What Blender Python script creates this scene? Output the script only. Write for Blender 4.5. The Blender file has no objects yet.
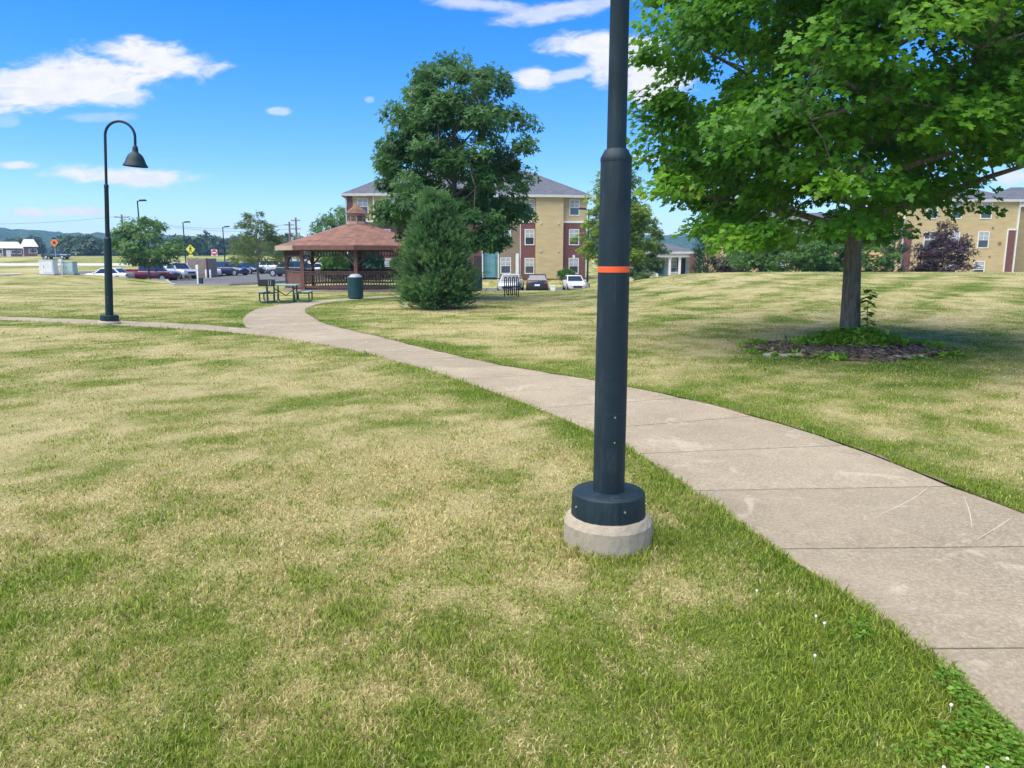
import bpy, math, random
import numpy as np
from mathutils import Vector, Matrix

random.seed(7)
RNG = np.random.default_rng(11)
scene = bpy.context.scene
COL = scene.collection
PI = math.pi
F, CAMH, PITCH = 742.0, 1.6, math.atan((384 - 256) / 742.0)


def ray(px, py):
    dx = (px - 512) / F
    du = (384 - py) / F
    return (dx, math.cos(PITCH) + du * math.sin(PITCH), -math.sin(PITCH) + du * math.cos(PITCH))


def wx(px, Y):
    """world x of something seen at column px near the horizon at depth Y"""
    return (px - 512) / F * (Y * math.cos(PITCH) + 1.8 * math.sin(PITCH))


# ------------------------------------------------------------------ numeric helpers
def S(v, a, b):
    t = np.clip((np.asarray(v, float) - a) / (b - a), 0, 1)
    return t * t * (3 - 2 * t)


def _hash(i, j, seed):
    h = (i.astype(np.int64) * 374761393 + j.astype(np.int64) * 668265263 + seed * 974711) & 0x7fffffff
    h = ((h ^ (h >> 13)) * 1274126177) & 0x7fffffff
    return ((h ^ (h >> 16)) & 0xffff) / 65535.0


def vnoise(x, y, seed=0):
    x = np.asarray(x, float); y = np.asarray(y, float)
    i = np.floor(x); j = np.floor(y)
    fx = x - i; fy = y - j
    fx = fx * fx * (3 - 2 * fx); fy = fy * fy * (3 - 2 * fy)
    a = _hash(i, j, seed); b = _hash(i + 1, j, seed)
    c = _hash(i, j + 1, seed); d = _hash(i + 1, j + 1, seed)
    return (a * (1 - fx) + b * fx) * (1 - fy) + (c * (1 - fx) + d * fx) * fy


def fbm(x, y, seed=0, octaves=3):
    s = 0; a = 1; t = 0
    for o in range(octaves):
        s = s + a * vnoise(x * 2 ** o + 17.3 * o, y * 2 ** o - 9.1 * o, seed + o)
        t += a; a *= 0.55
    return s / t


# ------------------------------------------------------------------ terrain
def terrain(x, y):
    x = np.asarray(x, float); y = np.asarray(y, float)
    z = -0.65 * S(y, 32, 62)
    z = z - 0.52 * S(y, 32, 58) * S(x, -13, -3) * (1 - S(x, 7, 13))
    z = z - 0.22 * S(y, 55.8, 58.5) * S(x, -13, -6) * (1 - S(x, 9, 13)) * (1 - S(y, 64, 70))
    z = z + 0.42 * S(y, 55, 75) * S(x, -13, -3) * (1 - S(x, 7, 13))
    z = z + 0.88 * S(x, 2, 10) * S(y, 15, 42) * (1 - S(y, 47, 68))
    z = z + 0.86 * S(-x, 28, 34) * np.exp(-((y - 58) / 7.5) ** 2) - 0.35 * S(-x, 30, 36) * S(y, 63, 68) * (1 - S(y, 80, 100))
    z = z + 0.78 * S(y, 100, 148) + 1.25 * S(y, 156, 168) + 1.6 * S(y, 180, 420) + 3.0 * S(y, 420, 1100)
    z = z + 0.035 * np.exp(-((x - .535) ** 2 + (y - 3.95) ** 2) / .16)
    z = z + 0.035 * (fbm(x * 0.35, y * 0.35, 5) - 0.5) * S(np.hypot(x, y), 18, 40)
    return z


def T(x, y):
    return float(terrain(np.array([x]), np.array([y]))[0])


# ------------------------------------------------------------------ path outlines
PATH_A = [((1.9, -4), (3.55, -4)), ((1.78, 0), (3.5, 0)), ((1.70, 2.2), (3.46, 2.25)), ((1.69, 2.83), (3.42, 2.85)),
          ((1.46, 3.9), (3.30, 3.95)), ((1.24, 4.95), (3.07, 5.05)), ((1.01, 5.95), (2.82, 6.25)),
          ((.74, 6.67), (2.45, 7.25)), ((.3, 7.66), (1.95, 8.25)), ((-.39, 8.99), (1.0, 9.55)),
          ((-1.33, 10.64), (-.2, 10.9)), ((-2.8, 12.73), (-1.5, 12.85)), ((-4.05, 14.05), (-2.6, 14.7)),
          ((-5.2, 15.5), (-3.88, 16.7)), ((-6.15, 17.1), (-4.65, 18.1)), ((-6.95, 19.2), (-5.24, 19.6)),
          ((-7.6, 21.7), (-6.0, 21.6)), ((-7.75, 23.6), (-6.4, 23.6)), ((-7.55, 25.4), (-6.5, 25.2)),
          ((-7.1, 26.9), (-6.3, 26.4)), ((-6.3, 28.5), (-5.6, 27.7)), ((-5.0, 30.3), (-4.44, 29.5)),
          ((-2.8, 31.9), (-2.3, 31.1))]
PATH_B = [((-3.6, 13.62), (-4.2, 15.4)), ((-4.85, 14.82), (-5.35, 16.1)), ((-6.85, 16.24), (-7.3, 17.45)),
          ((-9.46, 17.44), (-9.79, 18.5)), ((-12.99, 18.83), (-13.2, 19.65)), ((-17.5, 20.4), (-17.7, 21.25)),
          ((-26, 22.8), (-26.2, 23.7)), ((-40, 26), (-40.2, 27))]


def catmull(pts, n):
    P = np.array(pts, float)
    P = np.vstack([2 * P[0] - P[1], P, 2 * P[-1] - P[-2]])
    out = []
    for i in range(1, len(P) - 2):
        p0, p1, p2, p3 = P[i - 1], P[i], P[i + 1], P[i + 2]
        for k in range(n):
            t = k / n
            out.append(0.5 * ((2 * p1) + (-p0 + p2) * t + (2 * p0 - 5 * p1 + 4 * p2 - p3) * t * t + (-p0 + 3 * p1 - 3 * p2 + p3) * t ** 3))
    out.append(P[-2])
    return np.array(out)


def smooth_edges(pairs):
    return catmull([p[0] for p in pairs], 8), catmull([p[1] for p in pairs], 8)


AL, AR = smooth_edges(PATH_A)
BL, BR = smooth_edges(PATH_B)
POLY_A = np.vstack([AL, AR[::-1]])
POLY_B = np.vstack([BL, BR[::-1]])


def in_poly(x, y, P):
    c = np.zeros(len(x), bool)
    n = len(P)
    for i in range(n):
        x1, y1 = P[i]; x2, y2 = P[(i + 1) % n]
        if y1 == y2:
            continue
        m = ((y1 > y) != (y2 > y)) & (x < (x2 - x1) * (y - y1) / (y2 - y1) + x1)
        c ^= m
    return c


def edge_dist(x, y, lines):
    d = np.full(len(x), 1e9)
    for P in lines:
        for i in range(0, len(P) - 1):
            ax, ay = P[i]; bx, by = P[i + 1]
            vx, vy = bx - ax, by - ay
            L = vx * vx + vy * vy + 1e-9
            t = np.clip(((x - ax) * vx + (y - ay) * vy) / L, 0, 1)
            d = np.minimum(d, np.hypot(x - ax - t * vx, y - ay - t * vy))
    return d


BED_C, BED_A, BED_B = (5.75, 12.75), 1.65, 1.35      # mulch bed round the maple
LAMP1 = (0.535, 3.95)
LAMP2 = (-9.57, 17.62)


def bed_r(x, y):
    return np.hypot((x - BED_C[0]) / BED_A, (y - BED_C[1]) / BED_B) + 0.6 * (fbm(x * 1.3, y * 1.3, 77) - 0.5)


def dryness(x, y):
    """0 = lush green, 1 = straw; real variation of the turf"""
    x = np.asarray(x, float); y = np.asarray(y, float)
    r = np.hypot(x, y)
    big = fbm(x * 0.28, y * 0.28, 21, 3) - 0.5
    mid = fbm(x * 1.15, y * 1.15, 31, 3) - 0.5
    sm = fbm(x * 4.0, y * 4.0, 41, 2) - 0.5
    tf = (vnoise(x * 13, y * 9, 43) - 0.5) * (1 - .6 * S(r, 8, 20)) + .8 * (vnoise(x * 31, y * 22, 44) - 0.5) * (1 - S(r, 5, 12))
    # the mower's passes: bands along two directions
    st1 = np.sin((x * 0.35 + y * 0.94) * 2 * PI / 1.9 + 3 * fbm(x * .15, y * .15, 3))
    st2 = np.sin((x * 0.80 - y * 0.60) * 2 * PI / 2.3 + 3 * fbm(x * .1, y * .1, 9))
    d = 0.38 + 0.22 * S(r, 2.2, 5.5) + 0.05 * S(r, 5, 9) + 0.10 * S(r, 4.5, 7) * (1 - S(r, 14, 20)) * (x < 1) + 0.42 * tf + 0.55 * big + 0.85 * mid + 0.75 * sm
    d = d + 0.08 * st1 * S(r, 9, 16) * (x < 0) + 0.12 * st2 * S(r, 7, 14) * (x >= 0) - 0.07 * S(x, 1, 4) - .03
    m = (r < 60)
    if m.any():
        e = np.full(x.shape, 1e3)
        e[m] = edge_dist(x[m], y[m], [AL[::2], AR[::2], BL[::2], BR[::2]])
        d = d - 0.42 * np.exp(-(e / (0.10 + 0.05 * r)) ** 2) * (0.5 + fbm(x * .7, y * .7, 61))
        b = bed_r(x, y)
        d = d - 0.5 * np.exp(-((b - 0.95) / 0.22) ** 2)
    # the corner by the walk where clover grows
    d = d - 0.35 * np.exp(-(((x - 1.35) / .55) ** 2 + ((y - 2.5) / .7) ** 2))
    d = d - 0.25 * np.exp(-(((x - 0.85) / .5) ** 2 + ((y - 4.4) / .6) ** 2))
    d = d - 0.18 * S(r, 130, 170)
    return np.clip(d, 0, 1)


# ------------------------------------------------------------------ material helpers
class NT:
    def __init__(s, tree):
        s.t = tree; s.n = tree.nodes; s.l = tree.links

    def new(s, typ, **kw):
        n = s.n.new(typ)
        for k, v in kw.items():
            setattr(n, k, v)
        return n

    def link(s, a, b):
        s.l.new(a, b)

    def put(s, sock, v):
        if isinstance(v, bpy.types.NodeSocket):
            s.l.new(v, sock)
        else:
            sock.default_value = v

    def math(s, op, a, b=0.0, clamp=False):
        n = s.new('ShaderNodeMath', operation=op, use_clamp=clamp)
        s.put(n.inputs[0], a); s.put(n.inputs[1], b)
        return n.outputs[0]

    def mix(s, f, a, b):
        n = s.new('ShaderNodeMix', data_type='RGBA')
        s.put(n.inputs[0], f)
        s.put(n.inputs[6], a if isinstance(a, bpy.types.NodeSocket) else (*a[:3], 1))
        s.put(n.inputs[7], b if isinstance(b, bpy.types.NodeSocket) else (*b[:3], 1))
        return n.outputs[2]

    def ramp(s, f, stops, interp='LINEAR'):
        n = s.new('ShaderNodeValToRGB')
        n.color_ramp.interpolation = interp
        el = n.color_ramp.elements
        while len(el) < len(stops):
            el.new(0.5)
        for e, (p, c) in zip(el, stops):
            e.position = p
            e.color = (*c[:3], 1) if not isinstance(c, (int, float)) else (c, c, c, 1)
        s.put(n.inputs[0], f)
        return n.outputs[0]

    def noise(s, vec, scale, detail=3, rough=.55, dist=0.0):
        n = s.new('ShaderNodeTexNoise')
        s.put(n.inputs['Vector'], vec)
        n.inputs['Scale'].default_value = scale
        n.inputs['Detail'].default_value = detail
        n.inputs['Roughness'].default_value = rough
        n.inputs['Distortion'].default_value = dist
        return n.outputs['Fac']

    def mapping(s, vec, scale=(1, 1, 1), loc=(0, 0, 0), rot=(0, 0, 0)):
        n = s.new('ShaderNodeMapping')
        s.put(n.inputs['Vector'], vec)
        n.inputs['Scale'].default_value = scale
        n.inputs['Location'].default_value = loc
        n.inputs['Rotation'].default_value = rot
        return n.outputs[0]

    def bump(s, h, strength=.3, dist=.02):
        n = s.new('ShaderNodeBump')
        n.inputs['Strength'].default_value = strength
        n.inputs['Distance'].default_value = dist
        s.put(n.inputs['Height'], h)
        return n.outputs[0]


def new_mat(name):
    m = bpy.data.materials.new(name)
    m.use_nodes = True
    nt = NT(m.node_tree)
    b = nt.n['Principled BSDF']
    return m, nt, b


_MC = {}


def plain(name, col, rough=.6, metal=0.0, var=.18, scale=6.0, bump=0.0, spec=.5, coat=0.0):
    """one procedural paint / metal / plastic: base colour with a worn, uneven tone"""
    if name in _MC:
        return _MC[name]
    m, nt, b = new_mat(name)
    tc = nt.new('ShaderNodeTexCoord').outputs['Object']
    n1 = nt.noise(tc, scale, 4)
    c = nt.mix(nt.ramp(n1, [(.3, 0), (.7, 1)]), [v * (1 - var) for v in col], [min(1, v * (1 + var)) for v in col])
    nt.put(b.inputs['Base Color'], c)
    b.inputs['Roughness'].default_value = rough
    b.inputs['Metallic'].default_value = metal
    b.inputs['Specular IOR Level'].default_value = spec
    if coat:
        b.inputs['Coat Weight'].default_value = coat
        b.inputs['Coat Roughness'].default_value = .08
    if bump:
        nt.put(b.inputs['Normal'], nt.bump(nt.noise(tc, scale * 8, 4), bump, .01))
    _MC[name] = m
    return m


def leaf_mat(name, dark, light, young=None, trans=.35, rough=.45):
    m, nt, b = new_mat(name)
    a = nt.new('ShaderNodeAttribute', attribute_name='rnd').outputs['Fac']
    stops = [(0.0, dark), (.75, light)]
    if young:
        stops.append((1.0, young))
    c = nt.ramp(a, stops)
    nt.put(b.inputs['Base Color'], c)
    b.inputs['Roughness'].default_value = rough
    b.inputs['Specular IOR Level'].default_value = .35
    tr = nt.new('ShaderNodeBsdfTranslucent')
    hs = nt.new('ShaderNodeHueSaturation')
    nt.put(hs.inputs['Color'], c)
    hs.inputs['Hue'].default_value = .485
    hs.inputs['Value'].default_value = 1.5
    nt.link(hs.outputs[0], tr.inputs['Color'])
    mx = nt.new('ShaderNodeMixShader')
    mx.inputs[0].default_value = trans
    nt.link(b.outputs[0], mx.inputs[1]); nt.link(tr.outputs[0], mx.inputs[2])
    nt.link(mx.outputs[0], nt.n['Material Output'].inputs['Surface'])
    return m


GREEN_D, GREEN_L = (.060, .130, .008), (.43, .54, .055)
STRAW_D, STRAW_L = (.30, .235, .08), (.92, .79, .41)


def make_lawn_mat():
    m, nt, b = new_mat('turf_soil')
    pos = nt.new('ShaderNodeNewGeometry').outputs['Position']
    dry = nt.new('ShaderNodeAttribute', attribute_name='dry').outputs['Fac']
    fine = nt.noise(nt.mapping(pos, (1, .55, 1)), 14, 5, .7)
    mid = nt.noise(nt.mapping(pos, (1, .6, 1)), 1.6, 5, .65)
    far = nt.noise(nt.mapping(pos, (.6, 1.2, 1)), .35, 5, .6)
    d = nt.math('ADD', dry, nt.math('MULTIPLY', nt.math('SUBTRACT', fine, .5), .9))
    d = nt.math('ADD', d, nt.math('MULTIPLY', nt.math('SUBTRACT', mid, .5), .9))
    d = nt.math('ADD', d, nt.math('MULTIPLY', nt.math('SUBTRACT', far, .5), .5))
    d = nt.math('ADD', d, .02, True)
    c = nt.ramp(d, [(0.05, (.07, .125, .015)), (.3, (.145, .185, .036)), (.52, (.265, .26, .088)), (.72, (.375, .335, .15)), (1, (.48, .415, .21))])
    nt.put(b.inputs['Base Color'], c)
    b.inputs['Roughness'].default_value = .95
    b.inputs['Specular IOR Level'].default_value = .1
    h = nt.math('ADD', nt.math('MULTIPLY', fine, .5), nt.noise(pos, 45, 3, .7))
    nt.put(b.inputs['Normal'], nt.bump(h, .8, .06))
    return m


def make_blade_mat():
    m, nt, b = new_mat('grass_blade')
    dry = nt.new('ShaderNodeAttribute', attribute_name='dry').outputs['Fac']
    rnd = nt.new('ShaderNodeAttribute', attribute_name='rnd').outputs['Fac']
    g = nt.mix(rnd, GREEN_D, GREEN_L)
    s = nt.mix(rnd, STRAW_D, STRAW_L)
    c = nt.mix(dry, g, s)
    nt.put(b.inputs['Base Color'], c)
    b.inputs['Roughness'].default_value = .55
    b.inputs['Specular IOR Level'].default_value = .3
    tr = nt.new('ShaderNodeBsdfTranslucent')
    nt.put(tr.inputs['Color'], c)
    mx = nt.new('ShaderNodeMixShader')
    mx.inputs[0].default_value = .45
    nt.link(b.outputs[0], mx.inputs[1]); nt.link(tr.outputs[0], mx.inputs[2])
    nt.link(mx.outputs[0], nt.n['Material Output'].inputs['Surface'])
    return m


def make_concrete(name, base=(.42, .385, .33), scale=1.0, speck=.5):
    m, nt, b = new_mat(name)
    pos = nt.new('ShaderNodeNewGeometry').outputs['Position']
    big = nt.noise(pos, .9 * scale, 5, .6)
    mid = nt.noise(nt.mapping(pos, (1.0, 1.0, 1)), 7 * scale, 5, .65)
    v = nt.new('ShaderNodeTexVoronoi', feature='F1')
    nt.put(v.inputs['Vector'], pos); v.inputs['Scale'].default_value = 75 * scale
    grit = nt.noise(pos, 48 * scale, 4, .85)
    c = nt.mix(nt.ramp(big, [(.3, 0), (.7, 1)]), [x * .80 for x in base], [x * 1.10 for x in base])
    c = nt.mix(nt.math('MULTIPLY', nt.ramp(mid, [(.42, 0), (.72, 1)]), .35), c, [base[0] * .62, base[1] * .58, base[2] * .54])
    c = nt.mix(nt.math('MULTIPLY', nt.ramp(grit, [(.47, 0), (.62, 1)]), speck), c, (.50, .43, .32))
    c = nt.mix(nt.math('MULTIPLY', nt.ramp(grit, [(.30, 1), (.44, 0)]), speck), c, (.14, .125, .105))
    if name == 'walk_concrete':
        sl = nt.new('ShaderNodeAttribute', attribute_name='slab').outputs['Fac']
        c = nt.mix(nt.math('MULTIPLY', sl, .26), c, [v * .45 for v in base])
        rim = nt.new('ShaderNodeAttribute', attribute_name='rim').outputs['Fac']
        stain = nt.noise(pos, 3.2, 5, .7, .5)
        c = nt.mix(nt.math('MULTIPLY', nt.math('MULTIPLY', nt.ramp(rim, [(.55, 0), (1, 1)]), nt.ramp(stain, [(.35, 0), (.6, 1)])), .55), c, (.16, .125, .08))
        c = nt.mix(nt.math('MULTIPLY', nt.ramp(stain, [(.56, 0), (.70, 1)]), .30), c, (.17, .14, .10))
        c = nt.mix(nt.math('MULTIPLY', nt.ramp(nt.noise(nt.mapping(pos, (1, 1, 1), (4, 7, 0)), 2.1, 5, .7, 1.0), [(.57, 0), (.66, 1)]), .35), c, (.56, .48, .36))
    nt.put(b.inputs['Base Color'], c)
    b.inputs['Roughness'].default_value = .88
    b.inputs['Specular IOR Level'].default_value = .25
    nt.put(b.inputs['Normal'], nt.bump(nt.math('ADD', grit, mid), .6, .008))
    return m


def make_brick(name, c1=(.26, .075, .055), c2=(.17, .05, .04)):
    m, nt, b = new_mat(name)
    tc = nt.new('ShaderNodeTexCoord').outputs['Object']
    br = nt.new('ShaderNodeTexBrick')
    sp = nt.new('ShaderNodeSeparateXYZ'); nt.put(sp.inputs[0], tc)
    cb = nt.new('ShaderNodeCombineXYZ')
    nt.put(cb.inputs[0], nt.math('ADD', sp.outputs[0], sp.outputs[1])); nt.put(cb.inputs[1], sp.outputs[2])
    nt.put(br.inputs['Vector'], cb.outputs[0])
    br.inputs['Color1'].default_value = (*c1, 1); br.inputs['Color2'].default_value = (*c2, 1)
    br.inputs['Mortar'].default_value = (.24, .17, .15, 1)
    br.inputs['Scale'].default_value = 1.0
    br.inputs['Brick Width'].default_value = .22; br.inputs['Row Height'].default_value = .075
    br.inputs['Mortar Size'].default_value = .008
    c = nt.mix(nt.math('MULTIPLY', nt.noise(tc, 1.2, 4), .4), br.outputs['Color'], (.12, .05, .04))
    nt.put(b.inputs['Base Color'], c)
    b.inputs['Roughness'].default_value = .9
    return m


def make_siding(name, col, pitch=.2):
    m, nt, b = new_mat(name)
    tc = nt.new('ShaderNodeTexCoord').outputs['Object']
    sp = nt.new('ShaderNodeSeparateXYZ'); nt.put(sp.inputs[0], tc)
    fr = nt.math('FRACT', nt.math('DIVIDE', sp.outputs[2], pitch))
    seam = nt.ramp(fr, [(.0, 1), (.09, 0), (1, 0)])
    wear = nt.noise(nt.mapping(tc, (.6, .6, 2.5)), 1.4, 4)
    c = nt.mix(nt.ramp(wear, [(.3, 0), (.7, 1)]), [v * .88 for v in col], [v * 1.1 for v in col])
    c = nt.mix(nt.math('MULTIPLY', seam, .35), c, [v * .45 for v in col])
    nt.put(b.inputs['Base Color'], c)
    b.inputs['Roughness'].default_value = .75
    nt.put(b.inputs['Normal'], nt.bump(fr, .5, .02))
    return m


def make_shingle(name, c1, c2, row=.16):
    m, nt, b = new_mat(name)
    tc = nt.new('ShaderNodeTexCoord').outputs['Object']
    sp = nt.new('ShaderNodeSeparateXYZ'); nt.put(sp.inputs[0], tc)
    cb = nt.new('ShaderNodeCombineXYZ')
    nt.put(cb.inputs[0], nt.math('ADD', sp.outputs[0], nt.math('MULTIPLY', sp.outputs[1], .7)))
    nt.put(cb.inputs[1], nt.math('MULTIPLY', sp.outputs[2], 2.2))
    br = nt.new('ShaderNodeTexBrick')
    nt.put(br.inputs['Vector'], cb.outputs[0])
    br.inputs['Color1'].default_value = (*c1, 1); br.inputs['Color2'].default_value = (*c2, 1)
    br.inputs['Mortar'].default_value = (*[v * .6 for v in c2], 1)
    br.inputs['Scale'].default_value = 1
    br.inputs['Brick Width'].default_value = .34; br.inputs['Row Height'].default_value = row
    br.inputs['Mortar Size'].default_value = .012
    c = nt.mix(nt.math('MULTIPLY', nt.ramp(nt.noise(tc, 2.2, 5, .7), [(.35, 0), (.7, 1)]), .55), br.outputs['Color'], [min(1, v * 1.5) for v in c1])
    nt.put(b.inputs['Base Color'], c)
    b.inputs['Roughness'].default_value = .92
    nt.put(b.inputs['Normal'], nt.bump(br.outputs['Fac'], .4, .02))
    return m


def make_bark(name, c1=(.17, .13, .095), c2=(.055, .042, .032), scale=1.0):
    m, nt, b = new_mat(name)
    tc = nt.new('ShaderNodeTexCoord').outputs['Object']
    n = nt.noise(nt.mapping(tc, (14 * scale, 14 * scale, 2.2 * scale)), 1.6, 6, .65, .6)
    n2 = nt.noise(tc, 3.0, 4)
    c = nt.ramp(n, [(.33, c2), (.62, c1)])
    c = nt.mix(nt.math('MULTIPLY', nt.ramp(n2, [(.45, 0), (.75, 1)]), .35), c, (.20, .19, .145))
    nt.put(b.inputs['Base Color'], c)
    b.inputs['Roughness'].default_value = .95
    nt.put(b.inputs['Normal'], nt.bump(n, .9, .05))
    return m


def make_glass(name, col=(.035, .05, .065)):
    m, nt, b = new_mat(name)
    tc = nt.new('ShaderNodeTexCoord').outputs['Object']
    c = nt.mix(nt.noise(tc, .8, 2), [v * .6 for v in col], [v * 1.6 for v in col])
    nt.put(b.inputs['Base Color'], c)
    b.inputs['Roughness'].default_value = .07
    b.inputs['Specular IOR Level'].default_value = .9
    return m


def make_paint(name, col):
    m, nt, b = new_mat('car_paint_' + name)
    tc = nt.new('ShaderNodeTexCoord').outputs['Object']
    c = nt.mix(nt.noise(tc, 2.0, 3), [v * .92 for v in col], [min(1, v * 1.06) for v in col])
    nt.put(b.inputs['Base Color'], c)
    b.inputs['Roughness'].default_value = .32
    b.inputs['Coat Weight'].default_value = .8
    b.inputs['Coat Roughness'].default_value = .06
    return m


# ------------------------------------------------------------------ mesh helpers
class MB:
    def __init__(s):
        s.v = []; s.f = []

    def add(s, vs, fs):
        o = len(s.v)
        s.v += [tuple(v) for v in vs]
        s.f += [tuple(i + o for i in f) for f in fs]
        return s

    def box(s, x0, x1, y0, y1, z0, z1):
        vs = [(x0, y0, z0), (x1, y0, z0), (x1, y1, z0), (x0, y1, z0), (x0, y0, z1), (x1, y0, z1), (x1, y1, z1), (x0, y1, z1)]
        return s.add(vs, [(0, 3, 2, 1), (4, 5, 6, 7), (0, 1, 5, 4), (1, 2, 6, 5), (2, 3, 7, 6), (3, 0, 4, 7)])

    def beam(s, a, b, w, h, up=(0, 0, 1)):
        a = Vector(a); b = Vector(b)
        d = (b - a).normalized()
        u = Vector(up)
        if abs(d.dot(u)) > .98:
            u = Vector((1, 0, 0))
        r = d.cross(u).normalized() * (w / 2); t = r.cross(d).normalized() * (h / 2)
        vs = [a - r - t, a + r - t, a + r + t, a - r + t, b - r - t, b + r - t, b + r + t, b - r + t]
        return s.add(vs, [(0, 1, 2, 3), (7, 6, 5, 4), (0, 4, 5, 1), (1, 5, 6, 2), (2, 6, 7, 3), (3, 7, 4, 0)])

    def tube(s, pts, radii, seg=8, cap=True):
        pts = [Vector(p) for p in pts]
        if isinstance(radii, (int, float)):
            radii = [radii] * len(pts)
        vs = []
        ref = None
        for i, p in enumerate(pts):
            d = (pts[min(i + 1, len(pts) - 1)] - pts[max(i - 1, 0)])
            d = d.normalized() if d.length > 1e-9 else Vector((0, 0, 1))
            if ref is None:
                ref = Vector((1, 0, 0)) if abs(d.x) < .9 else Vector((0, 1, 0))
            a = (ref - d * ref.dot(d)).normalized()
            ref = a
            bb = d.cross(a)
            for k in range(seg):
                t = 2 * PI * k / seg
                vs.append(p + (a * math.cos(t) + bb * math.sin(t)) * radii[i])
        fs = []
        n = len(pts)
        for i in range(n - 1):
            for k in range(seg):
                k2 = (k + 1) % seg
                fs.append((i * seg + k, i * seg + k2, (i + 1) * seg + k2, (i + 1) * seg + k))
        if cap:
            fs.append(tuple(reversed(range(seg))))
            fs.append(tuple((n - 1) * seg + k for k in range(seg)))
        return s.add(vs, fs)

    def lathe(s, prof, c=(0, 0, 0), seg=24, cap0=True, cap1=True, wob=0.0):
        vs = []
        for (r, z) in prof:
            for k in range(seg):
                t = 2 * PI * k / seg
                rr = r * (1 + wob * math.sin(3 * t + 9 * z) + wob * .6 * math.sin(7 * t))
                vs.append((c[0] + rr * math.cos(t), c[1] + rr * math.sin(t), c[2] + z))
        fs = []
        n = len(prof)
        for i in range(n - 1):
            for k in range(seg):
                k2 = (k + 1) % seg
                fs.append((i * seg + k, i * seg + k2, (i + 1) * seg + k2, (i + 1) * seg + k))
        if cap0:
            fs.append(tuple(reversed(range(seg))))
        if cap1:
            fs.append(tuple((n - 1) * seg + k for k in range(seg)))
        return s.add(vs, fs)

    def prism_y(s, poly, y0, y1):
        """outline in xz, extruded along y"""
        n = len(poly)
        vs = [(x, y0, z) for x, z in poly] + [(x, y1, z) for x, z in poly]
        fs = [tuple(range(n)), tuple(reversed(range(n, 2 * n)))]
        for i in range(n):
            j = (i + 1) % n
            fs.append((i, i + n, j + n, j))
        return s.add(vs, fs)

    def prism_z(s, poly, z0, z1):
        n = len(poly)
        vs = [(x, y, z0) for x, y in poly] + [(x, y, z1) for x, y in poly]
        fs = [tuple(reversed(range(n))), tuple(range(n, 2 * n))]
        for i in range(n):
            j = (i + 1) % n
            fs.append((i, j, j + n, i + n))
        return s.add(vs, fs)

    def loft(s, rings, cap=True):
        n = len(rings[0])
        vs = [p for r in rings for p in r]
        fs = []
        for i in range(len(rings) - 1):
            for k in range(n):
                k2 = (k + 1) % n
                fs.append((i * n + k, i * n + k2, (i + 1) * n + k2, (i + 1) * n + k))
        if cap:
            fs.append(tuple(reversed(range(n))))
            fs.append(tuple((len(rings) - 1) * n + k for k in range(n)))
        return s.add(vs, fs)

    def mesh(s, name):
        me = bpy.data.meshes.new(name)
        me.from_pydata(s.v, [], s.f)
        me.validate()
        me.update()
        return me

    def build(s, name, mat, parent=None, smooth=False, bevel=0.0, recalc=True):
        me = s.mesh(name)
        if recalc:
            import bmesh
            bm = bmesh.new(); bm.from_mesh(me)
            bmesh.ops.recalc_face_normals(bm, faces=bm.faces)
            bm.to_mesh(me); bm.free()
        if smooth:
            me.polygons.foreach_set('use_smooth', [True] * len(me.polygons))
            try:
                me.set_sharp_from_angle(angle=math.radians(38))
            except Exception:
                pass
        if mat:
            me.materials.append(mat)
        o = bpy.data.objects.new(name, me)
        COL.objects.link(o)
        if parent:
            o.parent = parent
        if bevel:
            b = o.modifiers.new('edge', 'BEVEL')
            b.width = bevel; b.segments = 2; b.limit_method = 'ANGLE'
        return o


def np_object(name, V, faces, mat, parent=None, attrs=None, smooth=False):
    """V (n,3); faces = list of int arrays (m,k)"""
    me = bpy.data.meshes.new(name)
    V = np.ascontiguousarray(V, dtype=np.float32)
    loops = np.concatenate([f.ravel() for f in faces]).astype(np.int32)
    sizes = np.concatenate([np.full(len(f), f.shape[1], np.int32) for f in faces])
    starts = np.concatenate([[0], np.cumsum(sizes)[:-1]]).astype(np.int32)
    me.vertices.add(len(V)); me.loops.add(len(loops)); me.polygons.add(len(sizes))
    me.vertices.foreach_set('co', V.ravel())
    me.loops.foreach_set('vertex_index', loops)
    me.polygons.foreach_set('loop_start', starts)
    me.polygons.foreach_set('loop_total', sizes)
    if smooth:
        me.polygons.foreach_set('use_smooth', np.ones(len(sizes), bool))
    me.update(calc_edges=True)
    for k, a in (attrs or {}).items():
        at = me.attributes.new(k, 'FLOAT', 'POINT')
        at.data.foreach_set('value', np.ascontiguousarray(a, dtype=np.float32))
    me.materials.append(mat)
    o = bpy.data.objects.new(name, me)
    COL.objects.link(o)
    if parent:
        o.parent = parent
    return o


def tag(o, label=None, cat=None, group=None, kind=None):
    if label: o['label'] = label
    if cat: o['category'] = cat
    if group: o['group'] = group
    if kind: o['kind'] = kind
    return o


def thing(name, label, cat, loc=(0, 0, 0), rz=0.0, group=None):
    o = bpy.data.objects.new(name, None)
    o.empty_display_size = .2
    COL.objects.link(o)
    o.location = loc; o.rotation_euler = (0, 0, rz)
    return tag(o, label, cat, group)


def copy_tree(o, parent=None):
    c = o.copy(); COL.objects.link(c); c.parent = parent
    for ch in list(o.children):
        copy_tree(ch, c)
    return c


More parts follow.
